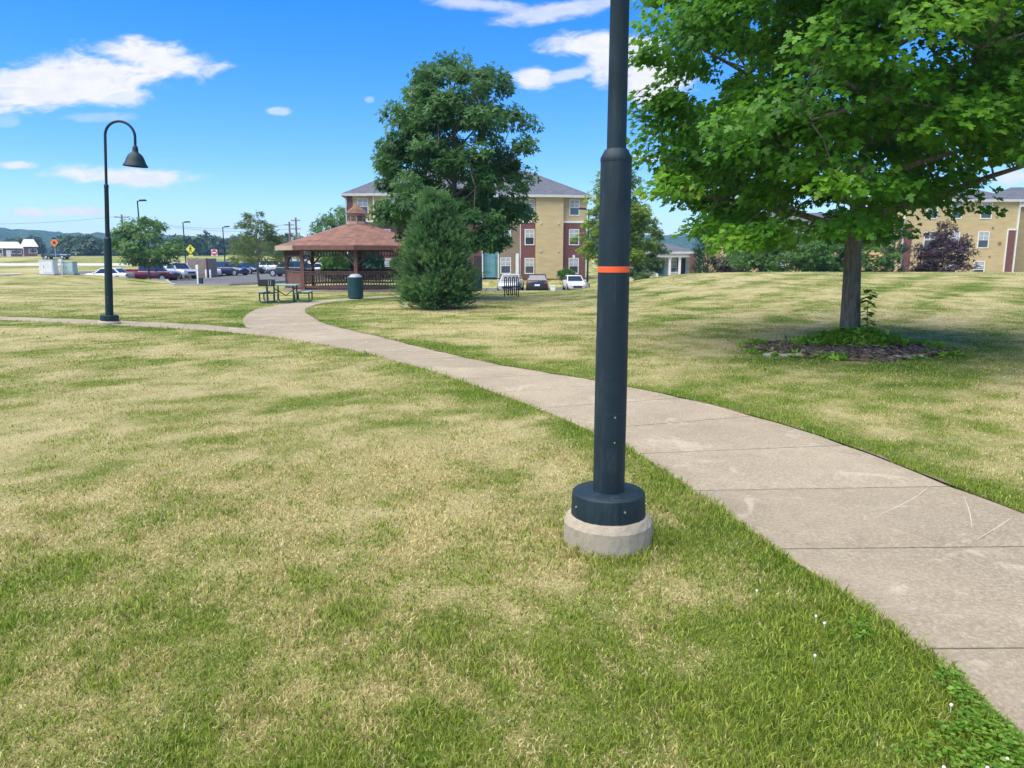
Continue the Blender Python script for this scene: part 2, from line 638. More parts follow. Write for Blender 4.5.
# ------------------------------------------------------------------ shared materials
M = {}
M['lawn'] = make_lawn_mat()
M['blade'] = make_blade_mat()
M['concrete'] = make_concrete('walk_concrete', (.33, .272, .185), 1.0, .62)
M['footing'] = make_concrete('footing_concrete', (.42, .36, .265), 4.5, .6)
M['asphalt'] = make_concrete('asphalt', (.115, .115, .12), 1.5, .12)
M['gravel'] = make_concrete('pale_gravel', (.56, .52, .45), 1.0, .3)
M['kerb'] = make_concrete('kerb_concrete', (.36, .34, .30), 1.0, .2)
M['pole'] = plain('dark_pole_paint', (.011, .025, .033), .5, .0, .2, 7, .06, .3)
def _scuff(m):
    nt = NT(m.node_tree); b = nt.n['Principled BSDF']
    src = b.inputs['Base Color'].links[0].from_socket
    tc = nt.new('ShaderNodeTexCoord').outputs['Object']
    st = nt.noise(nt.mapping(tc, (22, 22, 3.0)), 1.0, 6, .75, .4)
    dot = nt.noise(tc, 70, 3, .8)
    c = nt.mix(nt.math('MULTIPLY', nt.ramp(st, [(.52, 0), (.75, 1)]), .30), src, (.10, .115, .115))
    c = nt.mix(nt.math('MULTIPLY', nt.ramp(dot, [(.68, 0), (.74, 1)]), .45), c, (.22, .22, .20))
    nt.put(b.inputs['Base Color'], c)
    nt.put(b.inputs['Roughness'], nt.ramp(st, [(.3, .40), (.7, .68)]))
_scuff(M['pole'])
M['pole_far'] = plain('dark_green_pole_paint', (.009, .028, .032), .5, .0, .12, 9, 0, .3)
M['orange'] = plain('orange_tape', (.85, .11, .02), .5, 0, .06, 20)
M['bolt'] = plain('zinc_bolt', (.65, .65, .62), .35, .8, .1, 30)
M['brick'] = make_brick('red_brick', (.22, .055, .04), (.14, .036, .03))
M['brick_dark'] = make_brick('brown_brick', (.21, .085, .06), (.14, .06, .045))
M['yellow'] = make_siding('yellow_siding', (.58, .435, .215))
M['yellow_shade'] = make_siding('shaded_yellow_siding', (.40, .31, .15))  # darker copy of the yellow siding, the wing's shade put into the colour
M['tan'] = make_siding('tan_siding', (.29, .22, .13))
M['teal'] = make_siding('teal_siding', (.17, .40, .43))
M['cream'] = make_siding('cream_siding', (.62, .58, .46))
M['paleblue'] = make_siding('pale_blue_siding', (.50, .58, .60))
M['trim'] = plain('white_trim', (.78, .77, .72), .55, 0, .08, 3)
M['trim_grey'] = plain('grey_gutter', (.55, .54, .5), .5, 0, .1, 3)
M['roof_grey'] = make_shingle('grey_shingles', (.105, .11, .125), (.06, .065, .08))
M['roof_red'] = make_shingle('red_brown_shingles', (.215, .105, .068), (.10, .048, .033))
M['roof_pale'] = make_shingle('pale_roof', (.55, .54, .52), (.45, .44, .43))
M['glass'] = make_glass('window_glass')
M['glass_blue'] = make_glass('blue_window_glass', (.10, .17, .20))
M['car_glass'] = make_glass('car_glass', (.02, .028, .034))
M['wood_red'] = plain('red_stained_wood', (.155, .07, .052), .75, 0, .25, 5, .1)
M['wood_pale'] = plain('pale_wood', (.40, .29, .21), .8, 0, .2, 5, .1)
M['wood_dark'] = plain('dark_brown_wood', (.085, .045, .035), .75, 0, .3, 5, .1)
M['wood_grey'] = plain('grey_fence_wood', (.26, .205, .16), .85, 0, .25, 4, .1)
M['green_metal'] = plain('dark_green_coated_metal', (.018, .085, .066), .45, 0, .15, 8)
M['green_top'] = plain('pale_green_table_top', (.20, .36, .29), .45, 0, .12, 6)
M['can'] = plain('dark_teal_can_paint', (.008, .046, .05), .55, 0, .15, 5)
M['bag'] = plain('grey_plastic_bag', (.30, .32, .33), .35, 0, .25, 9, .2)
M['black'] = plain('black_paint', (.02, .02, .022), .5, 0, .2, 8)
M['tyre'] = plain('tyre_rubber', (.022, .022, .022), .85, 0, .2, 8)
M['rim'] = plain('alloy_rim', (.60, .61, .62), .3, .7, .1, 8)
M['galv'] = plain('galvanised_steel', (.42, .43, .43), .45, .5, .15, 6)
M['cabinet'] = plain('white_cabinet_paint', (.70, .72, .70), .5, 0, .06, 3)
M['cabinet_green'] = plain('pale_green_cabinet_paint', (.42, .56, .52), .5, 0, .06, 3)
M['door_dark'] = plain('dark_doorway', (.03, .022, .022), .7, 0, .2, 4)
M['sign_yellow'] = plain('yellow_sign_sheet', (.80, .72, .03), .5, 0, .05, 6)
M['sign_red'] = plain('red_sign_sheet', (.62, .04, .05), .5, 0, .05, 6)
M['sign_orange'] = plain('orange_sign_sheet', (.90, .22, .03), .5, 0, .05, 6)
M['white'] = plain('white_paint', (.80, .80, .80), .5, 0, .04, 4)
M['headlight'] = plain('clear_lamp_lens', (.72, .74, .76), .12, 0, .05, 20)
M['taillight'] = plain('red_lamp_lens', (.45, .02, .025), .2, 0, .08, 20)
M['mulch'] = None
M['bark'] = make_bark('maple_bark', (.23, .19, .145), (.075, .06, .045))
M['bark_grey'] = make_bark('grey_bark', (.20, .17, .14), (.08, .065, .055))
M['wood_pole'] = make_bark('weathered_pole_wood', (.23, .19, .15), (.13, .105, .085), .5)

# ------------------------------------------------------------------ ground sheet
def axis(vals_fine, step, far, growth=1.12):
    a = list(np.arange(vals_fine[0], vals_fine[1] + 1e-6, step))
    s = step
    while a[-1] < far[1]:
        s *= growth; a.append(a[-1] + s)
    s = step
    while a[0] > far[0]:
        s *= growth; a.insert(0, a[0] - s)
    return np.array(a)


def build_ground():
    xs = axis((-14, 14), .28, (-1700, 1700), 1.07)
    ys = axis((0, 34), .28, (-200, 1500), 1.045)
    X, Y = np.meshgrid(xs, ys)
    x = X.ravel(); y = Y.ravel()
    V = np.stack([x, y, terrain(x, y)], 1)
    nx, ny = len(xs), len(ys)
    i = np.arange(nx - 1)[None, :] + nx * np.arange(ny - 1)[:, None]
    i = i.ravel()
    Fq = np.stack([i, i + 1, i + 1 + nx, i + nx], 1)
    o = np_object('ground', V, [Fq], M['lawn'], None, {'dry': dryness(x, y)}, True)
    tag(o, 'mown park lawn of mixed green and dry straw coloured turf', None, None, 'structure')
    return o


build_ground()


def strip_slabs(L, R, zoff, name, label, joint=1.08, thick=.08, gap=.012):
    """concrete walk laid as slabs with tooled joints between them"""
    Lc, Rc = np.array(L), np.array(R)
    C = (Lc + Rc) / 2
    s = np.concatenate([[0], np.cumsum(np.hypot(*np.diff(C, axis=0).T))])
    mb = MB()
    def at(t):
        return (np.array([np.interp(t, s, Lc[:, 0]), np.interp(t, s, Lc[:, 1])]),
                np.array([np.interp(t, s, Rc[:, 0]), np.interp(t, s, Rc[:, 1])]))
    tones = []; edges = []; tone_rng = random.Random(len(name))
    # phase so a joint crosses where the nearest one in view lies
    k0 = np.interp(2.83, C[:, 1], s) if C[0, 1] < 2 else 0
    t = k0 % joint
    cuts = [0] + list(np.arange(t, s[-1], joint)) + [s[-1]]
    for a, b in zip(cuts[:-1], cuts[1:]):
        if b - a < .1:
            continue
        n = 4
        rings = []
        for q in range(n + 1):
            tt = a + gap / 2 + (b - a - gap) * q / n
            l, r = at(tt)
            drop = .008 if q in (0, n) else 0
            ring = []
            for side, w in ((0, .0), (1, .012), (2, .33), (3, .67), (4, .988), (5, 1.0)):
                p = l * (1 - w) + r * w
                z = T(p[0], p[1]) + zoff - drop - (.01 if side in (0, 5) else 0)
                ring.append((p[0], p[1], z))
            lo = [(ring[-1][0], ring[-1][1], ring[-1][2] - thick), (ring[0][0], ring[0][1], ring[0][2] - thick)]
            rings.append(ring + lo)
        # bring bevel rows close to the joint
        for q, src in ((0, 1), (n, n - 1)):
            pass
        mb.loft(rings)
        tones += [tone_rng.uniform(0, 1)] * (len(rings) * 8)
        edges += [1, .75, .25, .25, .75, 1, 1, 1] * len(rings)
    o = mb.build(name, M['concrete'], None, False)
    for an, vals in (('slab', tones), ('rim', edges)):
        at_ = o.data.attributes.new(an, 'FLOAT', 'POINT')
        at_.data.foreach_set('value', np.array(vals, np.float32)[:len(o.data.vertices)])
    return tag(o, label, None, None, 'structure')


strip_slabs(AL, AR, .018, 'path', 'pale concrete walk curving past the near lamp post towards the gazebo')
strip_slabs(BL, BR, .012, 'path_branch', 'narrow concrete walk branching off past the far lamp post', 1.5)


def sheet(name, poly, mat, zoff, label, step=2.0):
    P = np.array(poly, float)
    x0, y0 = P.min(0); x1, y1 = P.max(0)
    nx = max(2, int((x1 - x0) / step)); ny = max(2, int((y1 - y0) / step))
    xs = np.linspace(x0, x1, nx); ys = np.linspace(y0, y1, ny)
    # rows clipped to the outline
    V = []; Fc = []
    for j, yy in enumerate(ys):
        yq = min(max(yy, y0 + 1e-3), y1 - 1e-3)
        cr = []
        for i in range(len(P)):
            a, b = P[i], P[(i + 1) % len(P)]
            if (a[1] > yq) != (b[1] > yq):
                cr.append(a[0] + (b[0] - a[0]) * (yq - a[1]) / (b[1] - a[1]))
        lo, hi = min(cr), max(cr)
        for k in range(nx):
            xx = lo + (hi - lo) * k / (nx - 1)
            V.append((xx, yy, T(xx, yy) + zoff))
    for j in range(ny - 1):
        for k in range(nx - 1):
            Fc.append((j * nx + k, j * nx + k + 1, (j + 1) * nx + k + 1, (j + 1) * nx + k))
    o = MB().add(V, Fc).build(name, mat, None, False, 0, False)
    return tag(o, label, None, None, 'structure')


LOT = [(-62, 68), (-30.5, 66), (-25, 55.5), (-21.0, 55.5), (-20.5, 59), (-19, 70), (-6, 73), (-6, 104), (-62, 108)]
sheet('parking_lot', LOT, M['asphalt'], .03, 'grey asphalt car park behind the lawn')
sheet('car_bays', [(-5.5, 57.8), (8.6, 57.8), (9.2, 65), (-6, 65)], M['asphalt'], .03, 'asphalt parking bays in front of the apartment building', 1.0)
sheet('verge_road', [(-150, 130), (-58, 130), (-58, 152), (-150, 153)], M['gravel'], .05, 'pale road crossing behind the utility cabinets', 4.0)
km = MB()
kp = [(-62, 68), (-30.5, 66), (-25, 55.5), (-21.0, 55.5), (-20.5, 59), (-19, 70), (-6, 73)]
for a, b in zip(kp[:-1], kp[1:]):
    n = 8
    for q in range(n):
        p = [a[0] + (b[0] - a[0]) * q / n, a[1] + (b[1] - a[1]) * q / n]
        r = [a[0] + (b[0] - a[0]) * (q + 1) / n, a[1] + (b[1] - a[1]) * (q + 1) / n]
        km.beam((*p, T(*p) + .06), (*r, T(*r) + .06), .16, .16)
tag(km.build('kerb', M['kerb'], None), 'concrete kerb round the car park edge', None, None, 'structure')
pad = MB().lathe([(0.0001, .03), (1.05, .03), (1.05, -.2)], (0, 0, 0), 20, False, False)
pd = pad.build('concrete_pad', M['gravel'], None)
pd.location = (wx(9, 56), 56, T(wx(9, 56), 56) + .03); pd.scale = (.75, 1.3, 1)
tag(pd, 'small pale concrete pad lying in the lawn at the left border', None, None, 'structure')

def soil_edge():
    m, nt, b = new_mat('bare_soil')
    pos = nt.new('ShaderNodeNewGeometry').outputs['Position']
    nt.put(b.inputs['Base Color'], nt.ramp(nt.noise(pos, 30, 5, .75), [(.3, (.13, .10, .06)), (.55, (.24, .19, .115)), (.75, (.40, .33, .22))]))
    b.inputs['Roughness'].default_value = 1
    nt.put(b.inputs['Normal'], nt.bump(nt.noise(pos, 60, 4, .8), 1, .02))
    vs = []; fs = []
    n = 0
    P = [p for p in AR if .5 < p[1] < 24]
    P = np.array(P)
    q = np.linspace(0, len(P) - 1, 420)
    X = np.interp(q, np.arange(len(P)), P[:, 0]); Y = np.interp(q, np.arange(len(P)), P[:, 1])
    for k in range(len(q)):
        a = max(k - 1, 0); c = min(k + 1, len(q) - 1)
        d = np.array((X[c] - X[a], Y[c] - Y[a])); d /= np.hypot(*d) + 1e-9
        w = max(-.011, .10 * float(vnoise(np.array([X[k] * 3.1]), np.array([Y[k] * 3.1]), 90)[0]) ** 1.6 - .018)
        for o in (-.012, w):
            x, y = X[k] + d[1] * o, Y[k] - d[0] * o
            vs.append((x, y, T(x, y) + (.024 if o == -.012 else .010)))
        if k:
            fs.append((2 * k - 2, 2 * k - 1, 2 * k + 1, 2 * k))
    o = MB().add(vs, fs).build('soil_edge', m, None, False, 0, False)
    tag(o, 'ragged line of bare brown soil along the far edge of the walk', None, None, 'structure')


soil_edge()


def scratches():
    def gp(px, py):
        d = ray(px, py); t_ = -CAMH / d[2]
        return (d[0] * t_, d[1] * t_)
    mb = MB()
    for pl, w in ((((874, 520), (900, 508), (918, 498), (930, 488)), .0032), (((963, 498), (969, 514), (972, 532)), .0025), (((976, 543), (996, 531), (1012, 520)), .003), (((700, 470), (730, 462), (752, 459)), .0022)):
        P = catmull([gp(*q) for q in pl], 6)
        vs = []; fs = []
        for k, (x, y) in enumerate(P):
            d = P[min(k + 1, len(P) - 1)] - P[max(k - 1, 0)]; d = d / (np.hypot(*d) + 1e-9)
            ww = w * (.25 + .75 * math.sin(PI * (k + .5) / len(P)))
            z = T(x, y) + .0195
            vs += [(x - d[1] * ww, y + d[0] * ww, z), (x + d[1] * ww, y - d[0] * ww, z)]
            if k:
                fs.append((2 * k - 2, 2 * k - 1, 2 * k + 1, 2 * k))
        mb.add(vs, fs)
    tag(mb.build('path_scratches', plain('pale_scratch', (.50, .44, .36), .9, 0, .3, 60), None, False, 0, False), 'pale curved scuff marks on the near walk', None, None, 'structure')


scratches()

# ------------------------------------------------------------------ hills
def build_hills():
    n, m = 340, 26
    ang = np.linspace(math.radians(-62), math.radians(62), n)
    V = []
    for j in range(m):
        t = j / (m - 1)
        R = 1010 + 330 * t
        for a in ang:
            x, y = R * math.sin(a), R * math.cos(a)
            crest = 23 + 8 * math.sin(a * 7.0 + .6) + 5 * math.sin(a * 17 + 2) + 16 * max(0, -math.sin(a) - .38) * 3
            V.append((x, y, crest * t))
    V = np.array(V)
    g = np.tile(np.linspace(0, 1, m)[:, None], (1, n)).ravel()
    prof = np.sin(np.clip(g * 1.25, 0, 1.25) * PI / 2 / 1.0)
    V[:, 2] = V[:, 2] / np.maximum(g, 1e-6) * prof
    V[:, 2] += 8 + (fbm(V[:, 0] / 14, V[:, 1] / 14, 4, 3) - .5) * 11 * (g > 0) - 4 * (g == 0)
    i = (np.arange(n - 1)[None, :] + n * np.arange(m - 1)[:, None]).ravel()
    Fq = np.stack([i, i + 1, i + 1 + n, i + n], 1)
    mt, nt, b = new_mat('wooded_hill')
    pos = nt.new('ShaderNodeNewGeometry').outputs['Position']
    v = nt.new('ShaderNodeTexVoronoi'); nt.put(v.inputs['Vector'], pos); v.inputs['Scale'].default_value = .13
    v.inputs['Randomness'].default_value = 1
    c = nt.ramp(nt.math('ADD', nt.math('MULTIPLY', v.outputs['Distance'], .5), nt.math('MULTIPLY', nt.noise(pos, .03, 5, .7), .7)),
                [(.25, (.012, .036, .020)), (.55, (.026, .06, .028)), (.85, (.06, .10, .045))])
    nt.put(b.inputs['Base Color'], c)
    b.inputs['Roughness'].default_value = 1
    b.inputs['Specular IOR Level'].default_value = 0
    nt.put(b.inputs['Normal'], nt.bump(v.outputs['Distance'], 1.0, 4.0))
    o = np_object('hills', V, [Fq], mt, None, None, True)
    tag(o, 'long low wooded hills along the horizon', None, None, 'structure')


build_hills()

# ------------------------------------------------------------------ leaves and trees
def tmpl(kind):
    if kind == 'maple':      # five-lobed leaf, tip along +x, faces +z, folded along the midrib
        pts = [(0, 0), (.05, .30), (.22, .22), (.30, .50), (.48, .42), (.46, .22), (.70, .24), (1.0, 0)]
        up = [(x - .1, y, .10 * abs(y) - .10 * x * x) for x, y in pts]
        lo = [(x - .1, -y, .10 * abs(y) - .10 * x * x) for x, y in pts[1:-1]]
        V = np.array(up + lo)
        n = len(pts)
        upI = list(range(n))
        loI = [0] + list(range(n, n + n - 2)) + [n - 1]
        F4 = []
        # fan from the blade's middle: quads between consecutive outline points and midrib
        mid = len(V)
        V = np.vstack([V, [(.35, 0, -.02)]])
        tri = [(mid, upI[i + 1], upI[i]) for i in range(n - 1)] + [(mid, loI[i], loI[i + 1]) for i in range(n - 1)]
        return V, np.array(tri)
    if kind == 'simple':
        V = np.array([(0, 0, 0), (.45, .30, .06), (1, 0, -.06), (.45, -.30, .06)])
        return V, np.array([(0, 2, 1), (0, 3, 2)])
    if kind == 'sprig':      # three small leaves
        V = []; Fc = []
        for k, (a, l) in enumerate(((0, 1.0), (1.0, .8), (-1.1, .85))):
            c, s_ = math.cos(a), math.sin(a)
            for (x, y, z) in ((0, 0, 0), (.5, .22, .05), (1, 0, -.08), (.5, -.22, .05)):
                V.append(((x * c - y * s_) * l, (x * s_ + y * c) * l, z + .02 * k))
            o = 4 * k
            Fc += [(o, o + 2, o + 1), (o, o + 3, o + 2)]
        return np.array(V), np.array(Fc)
    if kind == 'needle':     # a shoot with needles all round
        V = []; Fc = []
        rg = np.random.default_rng(3)
        for k in range(16):
            t = rg.uniform(0, .75)
            a = k * 2.4
            sp = rg.uniform(.35, .6)
            r0 = np.array((t, 0, 0))
            tip = r0 + np.array((rg.uniform(.25, .5), math.cos(a) * sp * .6, math.sin(a) * sp * .6))
            side = np.array((0, -math.sin(a), math.cos(a))) * .034
            o = len(V)
            V += [r0 - side, r0 + side, tip]
            Fc.append((o, o + 1, o + 2))
        return np.array(V), np.array(Fc)


def leaf_field(P, D, Nn, size, kind, rnd):
    """P positions, D tip directions, Nn normals (n,3)"""
    tv, tf = tmpl(kind)
    D = D / (np.linalg.norm(D, axis=1, keepdims=True) + 1e-9)
    Nn = Nn - D * (Nn * D).sum(1, keepdims=True)
    Nn = Nn / (np.linalg.norm(Nn, axis=1, keepdims=True) + 1e-9)
    B = np.cross(Nn, D)
    n = len(P); k = len(tv)
    sz = size[:, None, None]
    V = P[:, None, :] + sz * (tv[None, :, 0:1] * D[:, None, :] + tv[None, :, 1:2] * B[:, None, :] + tv[None, :, 2:3] * Nn[:, None, :])
    Fx = tf[None] + (np.arange(n) * k)[:, None, None]
    return V.reshape(-1, 3), Fx.reshape(-1, 3), np.repeat(rnd, k)


def crown_clumps(rg, n, prof, z0, z1, shell=.55, wob=.18, seed=0, lean=(0, 0)):
    """centres of leaf clumps in a crown whose radius at relative height h is prof(h)"""
    out = []
    tries = 0
    while len(out) < n and tries < n * 60:
        tries += 1
        h = rg.uniform(0, 1)
        R = prof(h)
        if rg.uniform(0, 1) > (R / prof_max(prof)):
            continue
        a = rg.uniform(0, 2 * PI)
        Rw = R * (1 + wob * (2 * float(fbm(np.array([a * 1.6 + 30]), np.array([h * 4.0]), seed)[0]) - 1) * 1.6)
        f = math.sqrt(rg.uniform(shell ** 2, 1))
        out.append((Rw * f * math.cos(a) + lean[0] * h, Rw * f * math.sin(a) + lean[1] * h, z0 + (z1 - z0) * h))
    return np.array(out)


_pm = {}


def prof_max(p):
    if p not in _pm:
        _pm[p] = max(p(h) for h in np.linspace(0, 1, 40))
    return _pm[p]


def make_tree(name, label, loc, height, prof, z0, clumps, per, leaf, kind, mat, bark, trunk_r, seed,
              clump_r=.55, flat=.5, limbs=16, group=None, shell=.5, wob=.18, up=.7, out=.5, cat='tree', lean=(0, 0),
              trunk_top=.85, droop=.35, crown_name='crown', keep=None):
    rg = np.random.default_rng(seed)
    t = thing(name, label, cat, loc, 0, group)
    C = crown_clumps(rg, clumps, prof, z0, height, shell, wob, seed, lean)
    if keep:
        C = np.array([c for c in C if keep(c)])
    # wood: leader, limbs, then a twig to every clump from the nearest limb point
    wood = MB()
    top = height * trunk_top
    ld = [(0, 0, -.15), (0, 0, 0), (.0, .0, .12)] + [(lean[0] * q * .6 + .07 * math.sin(q * 9 + seed), lean[1] * q * .6 + .07 * math.cos(q * 7 + seed), top * q) for q in np.linspace(.12, 1, 9)]
    rr = [trunk_r * 1.75, trunk_r * 1.4, trunk_r * 1.08] + [trunk_r * (1 - .86 * q) for q in np.linspace(.12, 1, 9)]
    wood.tube(ld, rr, 14)
    nodes = [np.array(p) for p in ld[4:]]
    for k in range(limbs):
        q = (k + .5) / limbs
        zb = z0 * 1.15 + (top - z0 * 1.15) * (q ** 1.15) * .9
        a = k * 2.399 + seed
        h = min(1, max(0, (zb + .12 * height - z0) / (height - z0)))
        R = prof(h) * .86
        b0 = Vector((0, 0, zb))
        pts = [b0]
        for s_ in (.3, .6, .85, 1.0):
            pts.append(Vector((R * s_ * math.cos(a + .15 * math.sin(5 * s_ + k)), R * s_ * math.sin(a + .15 * math.cos(4 * s_ + k)), zb + height * .16 * s_ ** .8 * (.6 + .5 * q))))
        r0 = trunk_r * (.42 - .22 * q)
        wood.tube(pts, [r0, r0 * .8, r0 * .55, r0 * .3, r0 * .14], 6)
        nodes += [np.array(p) for p in pts[1:]]
    NA = np.array(nodes)
    for c in C[::2] if clumps > 120 else C:
        d = np.linalg.norm(NA - c, axis=1) + 1.2 * np.maximum(0, NA[:, 2] - c[2])
        b0 = NA[int(np.argmin(d))]
        mid = (b0 + c) / 2 + np.array((0, 0, .12 * np.linalg.norm(c - b0)))
        wood.tube([b0, mid, c], [trunk_r * .10, trunk_r * .07, trunk_r * .03], 4, False)
    wood.build('trunk', bark, t, True)
    # leaves
    n = len(C) * per
    ci = np.repeat(np.arange(len(C)), per)
    cr = clump_r * rg.uniform(.65, 1.35, len(C))
    g = rg.normal(0, 1, (n, 3)); g /= np.linalg.norm(g, axis=1, keepdims=True)
    g *= rg.uniform(.15, 1, (n, 1)) ** .6
    off = g * cr[ci][:, None] * np.array((1, 1, flat))
    rad = C[ci] * np.array((1, 1, 0)); radn = rad / (np.linalg.norm(rad, axis=1, keepdims=True) + 1e-6)
    hor = np.hypot(off[:, 0], off[:, 1])
    off[:, 2] -= droop * hor * hor / (cr[ci] + 1e-6)
    P = C[ci] + off
    Nn = np.array((0, 0, 1.0)) * up + radn * out + g * .35 + rg.normal(0, .38, (n, 3))
    D = radn * .7 + off / (cr[ci][:, None] + 1e-6) * .7 + np.array((0, 0, -.35)) + rg.normal(0, .4, (n, 3))
    size = leaf * rg.uniform(.6, 1.25, n)
    crand = rg.uniform(0, 1, len(C))
    rnd = np.clip(.55 * crand[ci] + .45 * rg.uniform(0, 1, n), 0, 1)
    V, Fx, ra = leaf_field(P, D, Nn, size, kind, rnd)
    np_object(crown_name, V, [Fx], mat, t, {'rnd': ra})
    return t


L_MAPLE = leaf_mat('maple_leaf', (.028, .125, .010), (.115, .30, .020), (.30, .50, .05), .48)
L_OAK = leaf_mat('dark_leaf', (.026, .10, .030), (.085, .20, .048), (.17, .30, .07), .40)
L_CON = leaf_mat('conifer_needle', (.034, .11, .034), (.11, .235, .062), (.25, .39, .11), .35, .6)
L_SMALL = leaf_mat('mid_green_leaf', (.040, .115, .020), (.095, .21, .036), (.16, .28, .06), .38)
L_PINE = leaf_mat('olive_pine_needle', (.07, .13, .04), (.16, .23, .06), (.27, .31, .09), .3, .6)
L_YEL = leaf_mat('yellow_green_leaf', (.095, .17, .02), (.20, .31, .04), (.32, .42, .08), .45)
L_SOFT = leaf_mat('soft_green_leaf', (.06, .13, .04), (.12, .21, .06), (.18, .28, .09), .36)
L_PURPLE = leaf_mat('purple_leaf', (.022, .014, .020), (.062, .036, .042), (.12, .07, .065), .25)
L_ARB = leaf_mat('arborvitae_scale', (.010, .055, .022), (.020, .085, .035), (.035, .11, .05), .15, .6)
L_BUSH = leaf_mat('bright_bush_leaf', (.045, .13, .016), (.09, .21, .025), (.14, .27, .04), .3)
L_WEED = leaf_mat('weed_leaf', (.08, .20, .014), (.21, .40, .03), (.34, .52, .06), .45)


def lin(pts):
    xs = [p[0] for p in pts]; ys = [p[1] for p in pts]
    return lambda h: float(np.interp(h, xs, ys))


MX, MY = 6.10, 13.35
def maple_keep(c):
    # the crown's skirt hangs low towards the walk and lifts on its far side
    k = (13.35 + c[1]) / 13.35
    u = (MX + c[0]) / k - MX
    low = np.interp(u, [-4, -3, -1.8, -.3, .5, 1.15, 1.6, 1.9, 2.15, 4.5], [2.45, 2.08, 1.92, 1.92, 2.0, 2.3, 2.40, 3.1, 3.4, 3.3])
    return c[2] > 1.6 + (low - 1.6) * k


make_tree('maple_tree', 'broad bright green maple growing out of a mulch bed on the lawn', (MX, MY, T(MX, MY) - .02), 8.9,
          lin([(0, 3.15), (.05, 3.55), (.14, 4.0), (.3, 4.2), (.5, 4.2), (.66, 3.9), (.82, 2.8), (1, .7)]), 1.7, 590, 180, .122, 'maple', L_MAPLE, M['bark'], .172, 3,
          clump_r=.56, flat=.42, limbs=20, shell=.42, wob=.14, up=.75, out=.55, droop=.35,
          keep=maple_keep)
X2, Y2 = wx(455, 28), 28
make_tree('shade_tree', 'tall dark green leafy tree rising behind the bushy conifer', (X2, Y2, T(X2, Y2)), 8.6,
          lin([(0, 1.9), (.1, 2.4), (.3, 2.75), (.6, 2.75), (.8, 2.15), (.9, 1.6), (.97, .95), (1, .4)]), 1.75, 320, 75, .18, 'sprig', L_OAK, M['bark_grey'], .17, 8,
          clump_r=.44, flat=.66, limbs=18, shell=.38, wob=.24, up=.55, out=.5, droop=.2)


def make_conifer(name, label, loc, height, rad, mat, seed, shoots, size, group=None, cat='tree', low=.03, blunt=.55, lumpy=False):
    rg = np.random.default_rng(seed)
    t = thing(name, label, cat, loc, 0, group)
    wood = MB().tube([(0, 0, -.1), (0, 0, height * .5), (0, 0, height * .95)], [height * .022, height * .014, .012], 8)
    P = []; D = []; CR = []
    per = 45 if lumpy else 14
    for q in range(max(1, shoots // per)):
        h = rg.uniform(0, 1) ** 1.2
        prof = (1 - h) ** blunt * (1 - .25 * math.exp(-h * 10))
        a = q * 2.399 + rg.normal(0, .4)
        R = rad * prof * rg.uniform(.64, 1.18) if rg.uniform() < .8 else rad * prof * rg.uniform(.3, .7)
        cz = height * (low + (1 - low) * h) * rg.uniform(.94, 1.02)
        cs = (.11 + .12 * (1 - h)) * rad if lumpy else .2 * rad
        tone = rg.uniform(0, 1)
        for k in range(per):
            g = rg.normal(0, 1, 3) * cs
            stretch = rg.uniform(0, 1) * cs * 1.6
            P.append((R * math.cos(a) + g[0] + stretch * .5 * math.cos(a), R * math.sin(a) + g[1] + stretch * .5 * math.sin(a), max(.04, cz + g[2] * .7 + stretch)))
            D.append((math.cos(a), math.sin(a), .5 + .9 * h))
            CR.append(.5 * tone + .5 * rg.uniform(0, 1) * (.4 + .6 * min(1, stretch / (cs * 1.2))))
    shoots = len(P)
    for k in range(0, shoots, 16):
        p = P[k]
        wood.tube([(0, 0, max(.05, p[2] - .3 * math.hypot(p[0], p[1]))), p], [height * .005, .004], 4, False)
    wood.build('trunk', M['bark_grey'], t, True)
    P = np.array(P); D = np.array(D) + rg.normal(0, .28, (shoots, 3))
    Nn = rg.normal(0, 1, (shoots, 3))
    V, Fx, ra = leaf_field(P, D, Nn, size * rg.uniform(.7, 1.3, shoots), 'needle', np.array(CR))
    np_object('crown', V, [Fx], mat, t, {'rnd': ra})
    return t


XC, YC = wx(438, 23.0), 23.0
make_conifer('conifer', 'bushy blue green conifer with foliage down to the ground', (XC, YC, T(XC, YC)), 3.30, .86, L_CON, 5, 10500, .20, blunt=.50, lumpy=True)

def small_tree(name, label, px, Y, top_py, half_px, z0f, mat, seed, clumps=60, per=45, leaf=.22, kind='sprig', bark='bark_grey', prof=None, **kw):
    x = wx(px, Y); z = T(x, Y)
    top = CAMH + (256 - top_py) * Y / F - z
    R = half_px * Y / F
    pf = prof or [(0, .55), (.2, .9), (.45, 1.0), (.7, .8), (.9, .45), (1, .15)]
    pr = lin([(a, b * R) for a, b in pf])
    kw.setdefault('clump_r', R * .26)
    return make_tree(name, label, (x, Y, z), top, pr, top * z0f, clumps, per, leaf, kind, mat, M[bark], kw.pop('tr', .10), seed, limbs=kw.pop('limbs', 10), **kw)


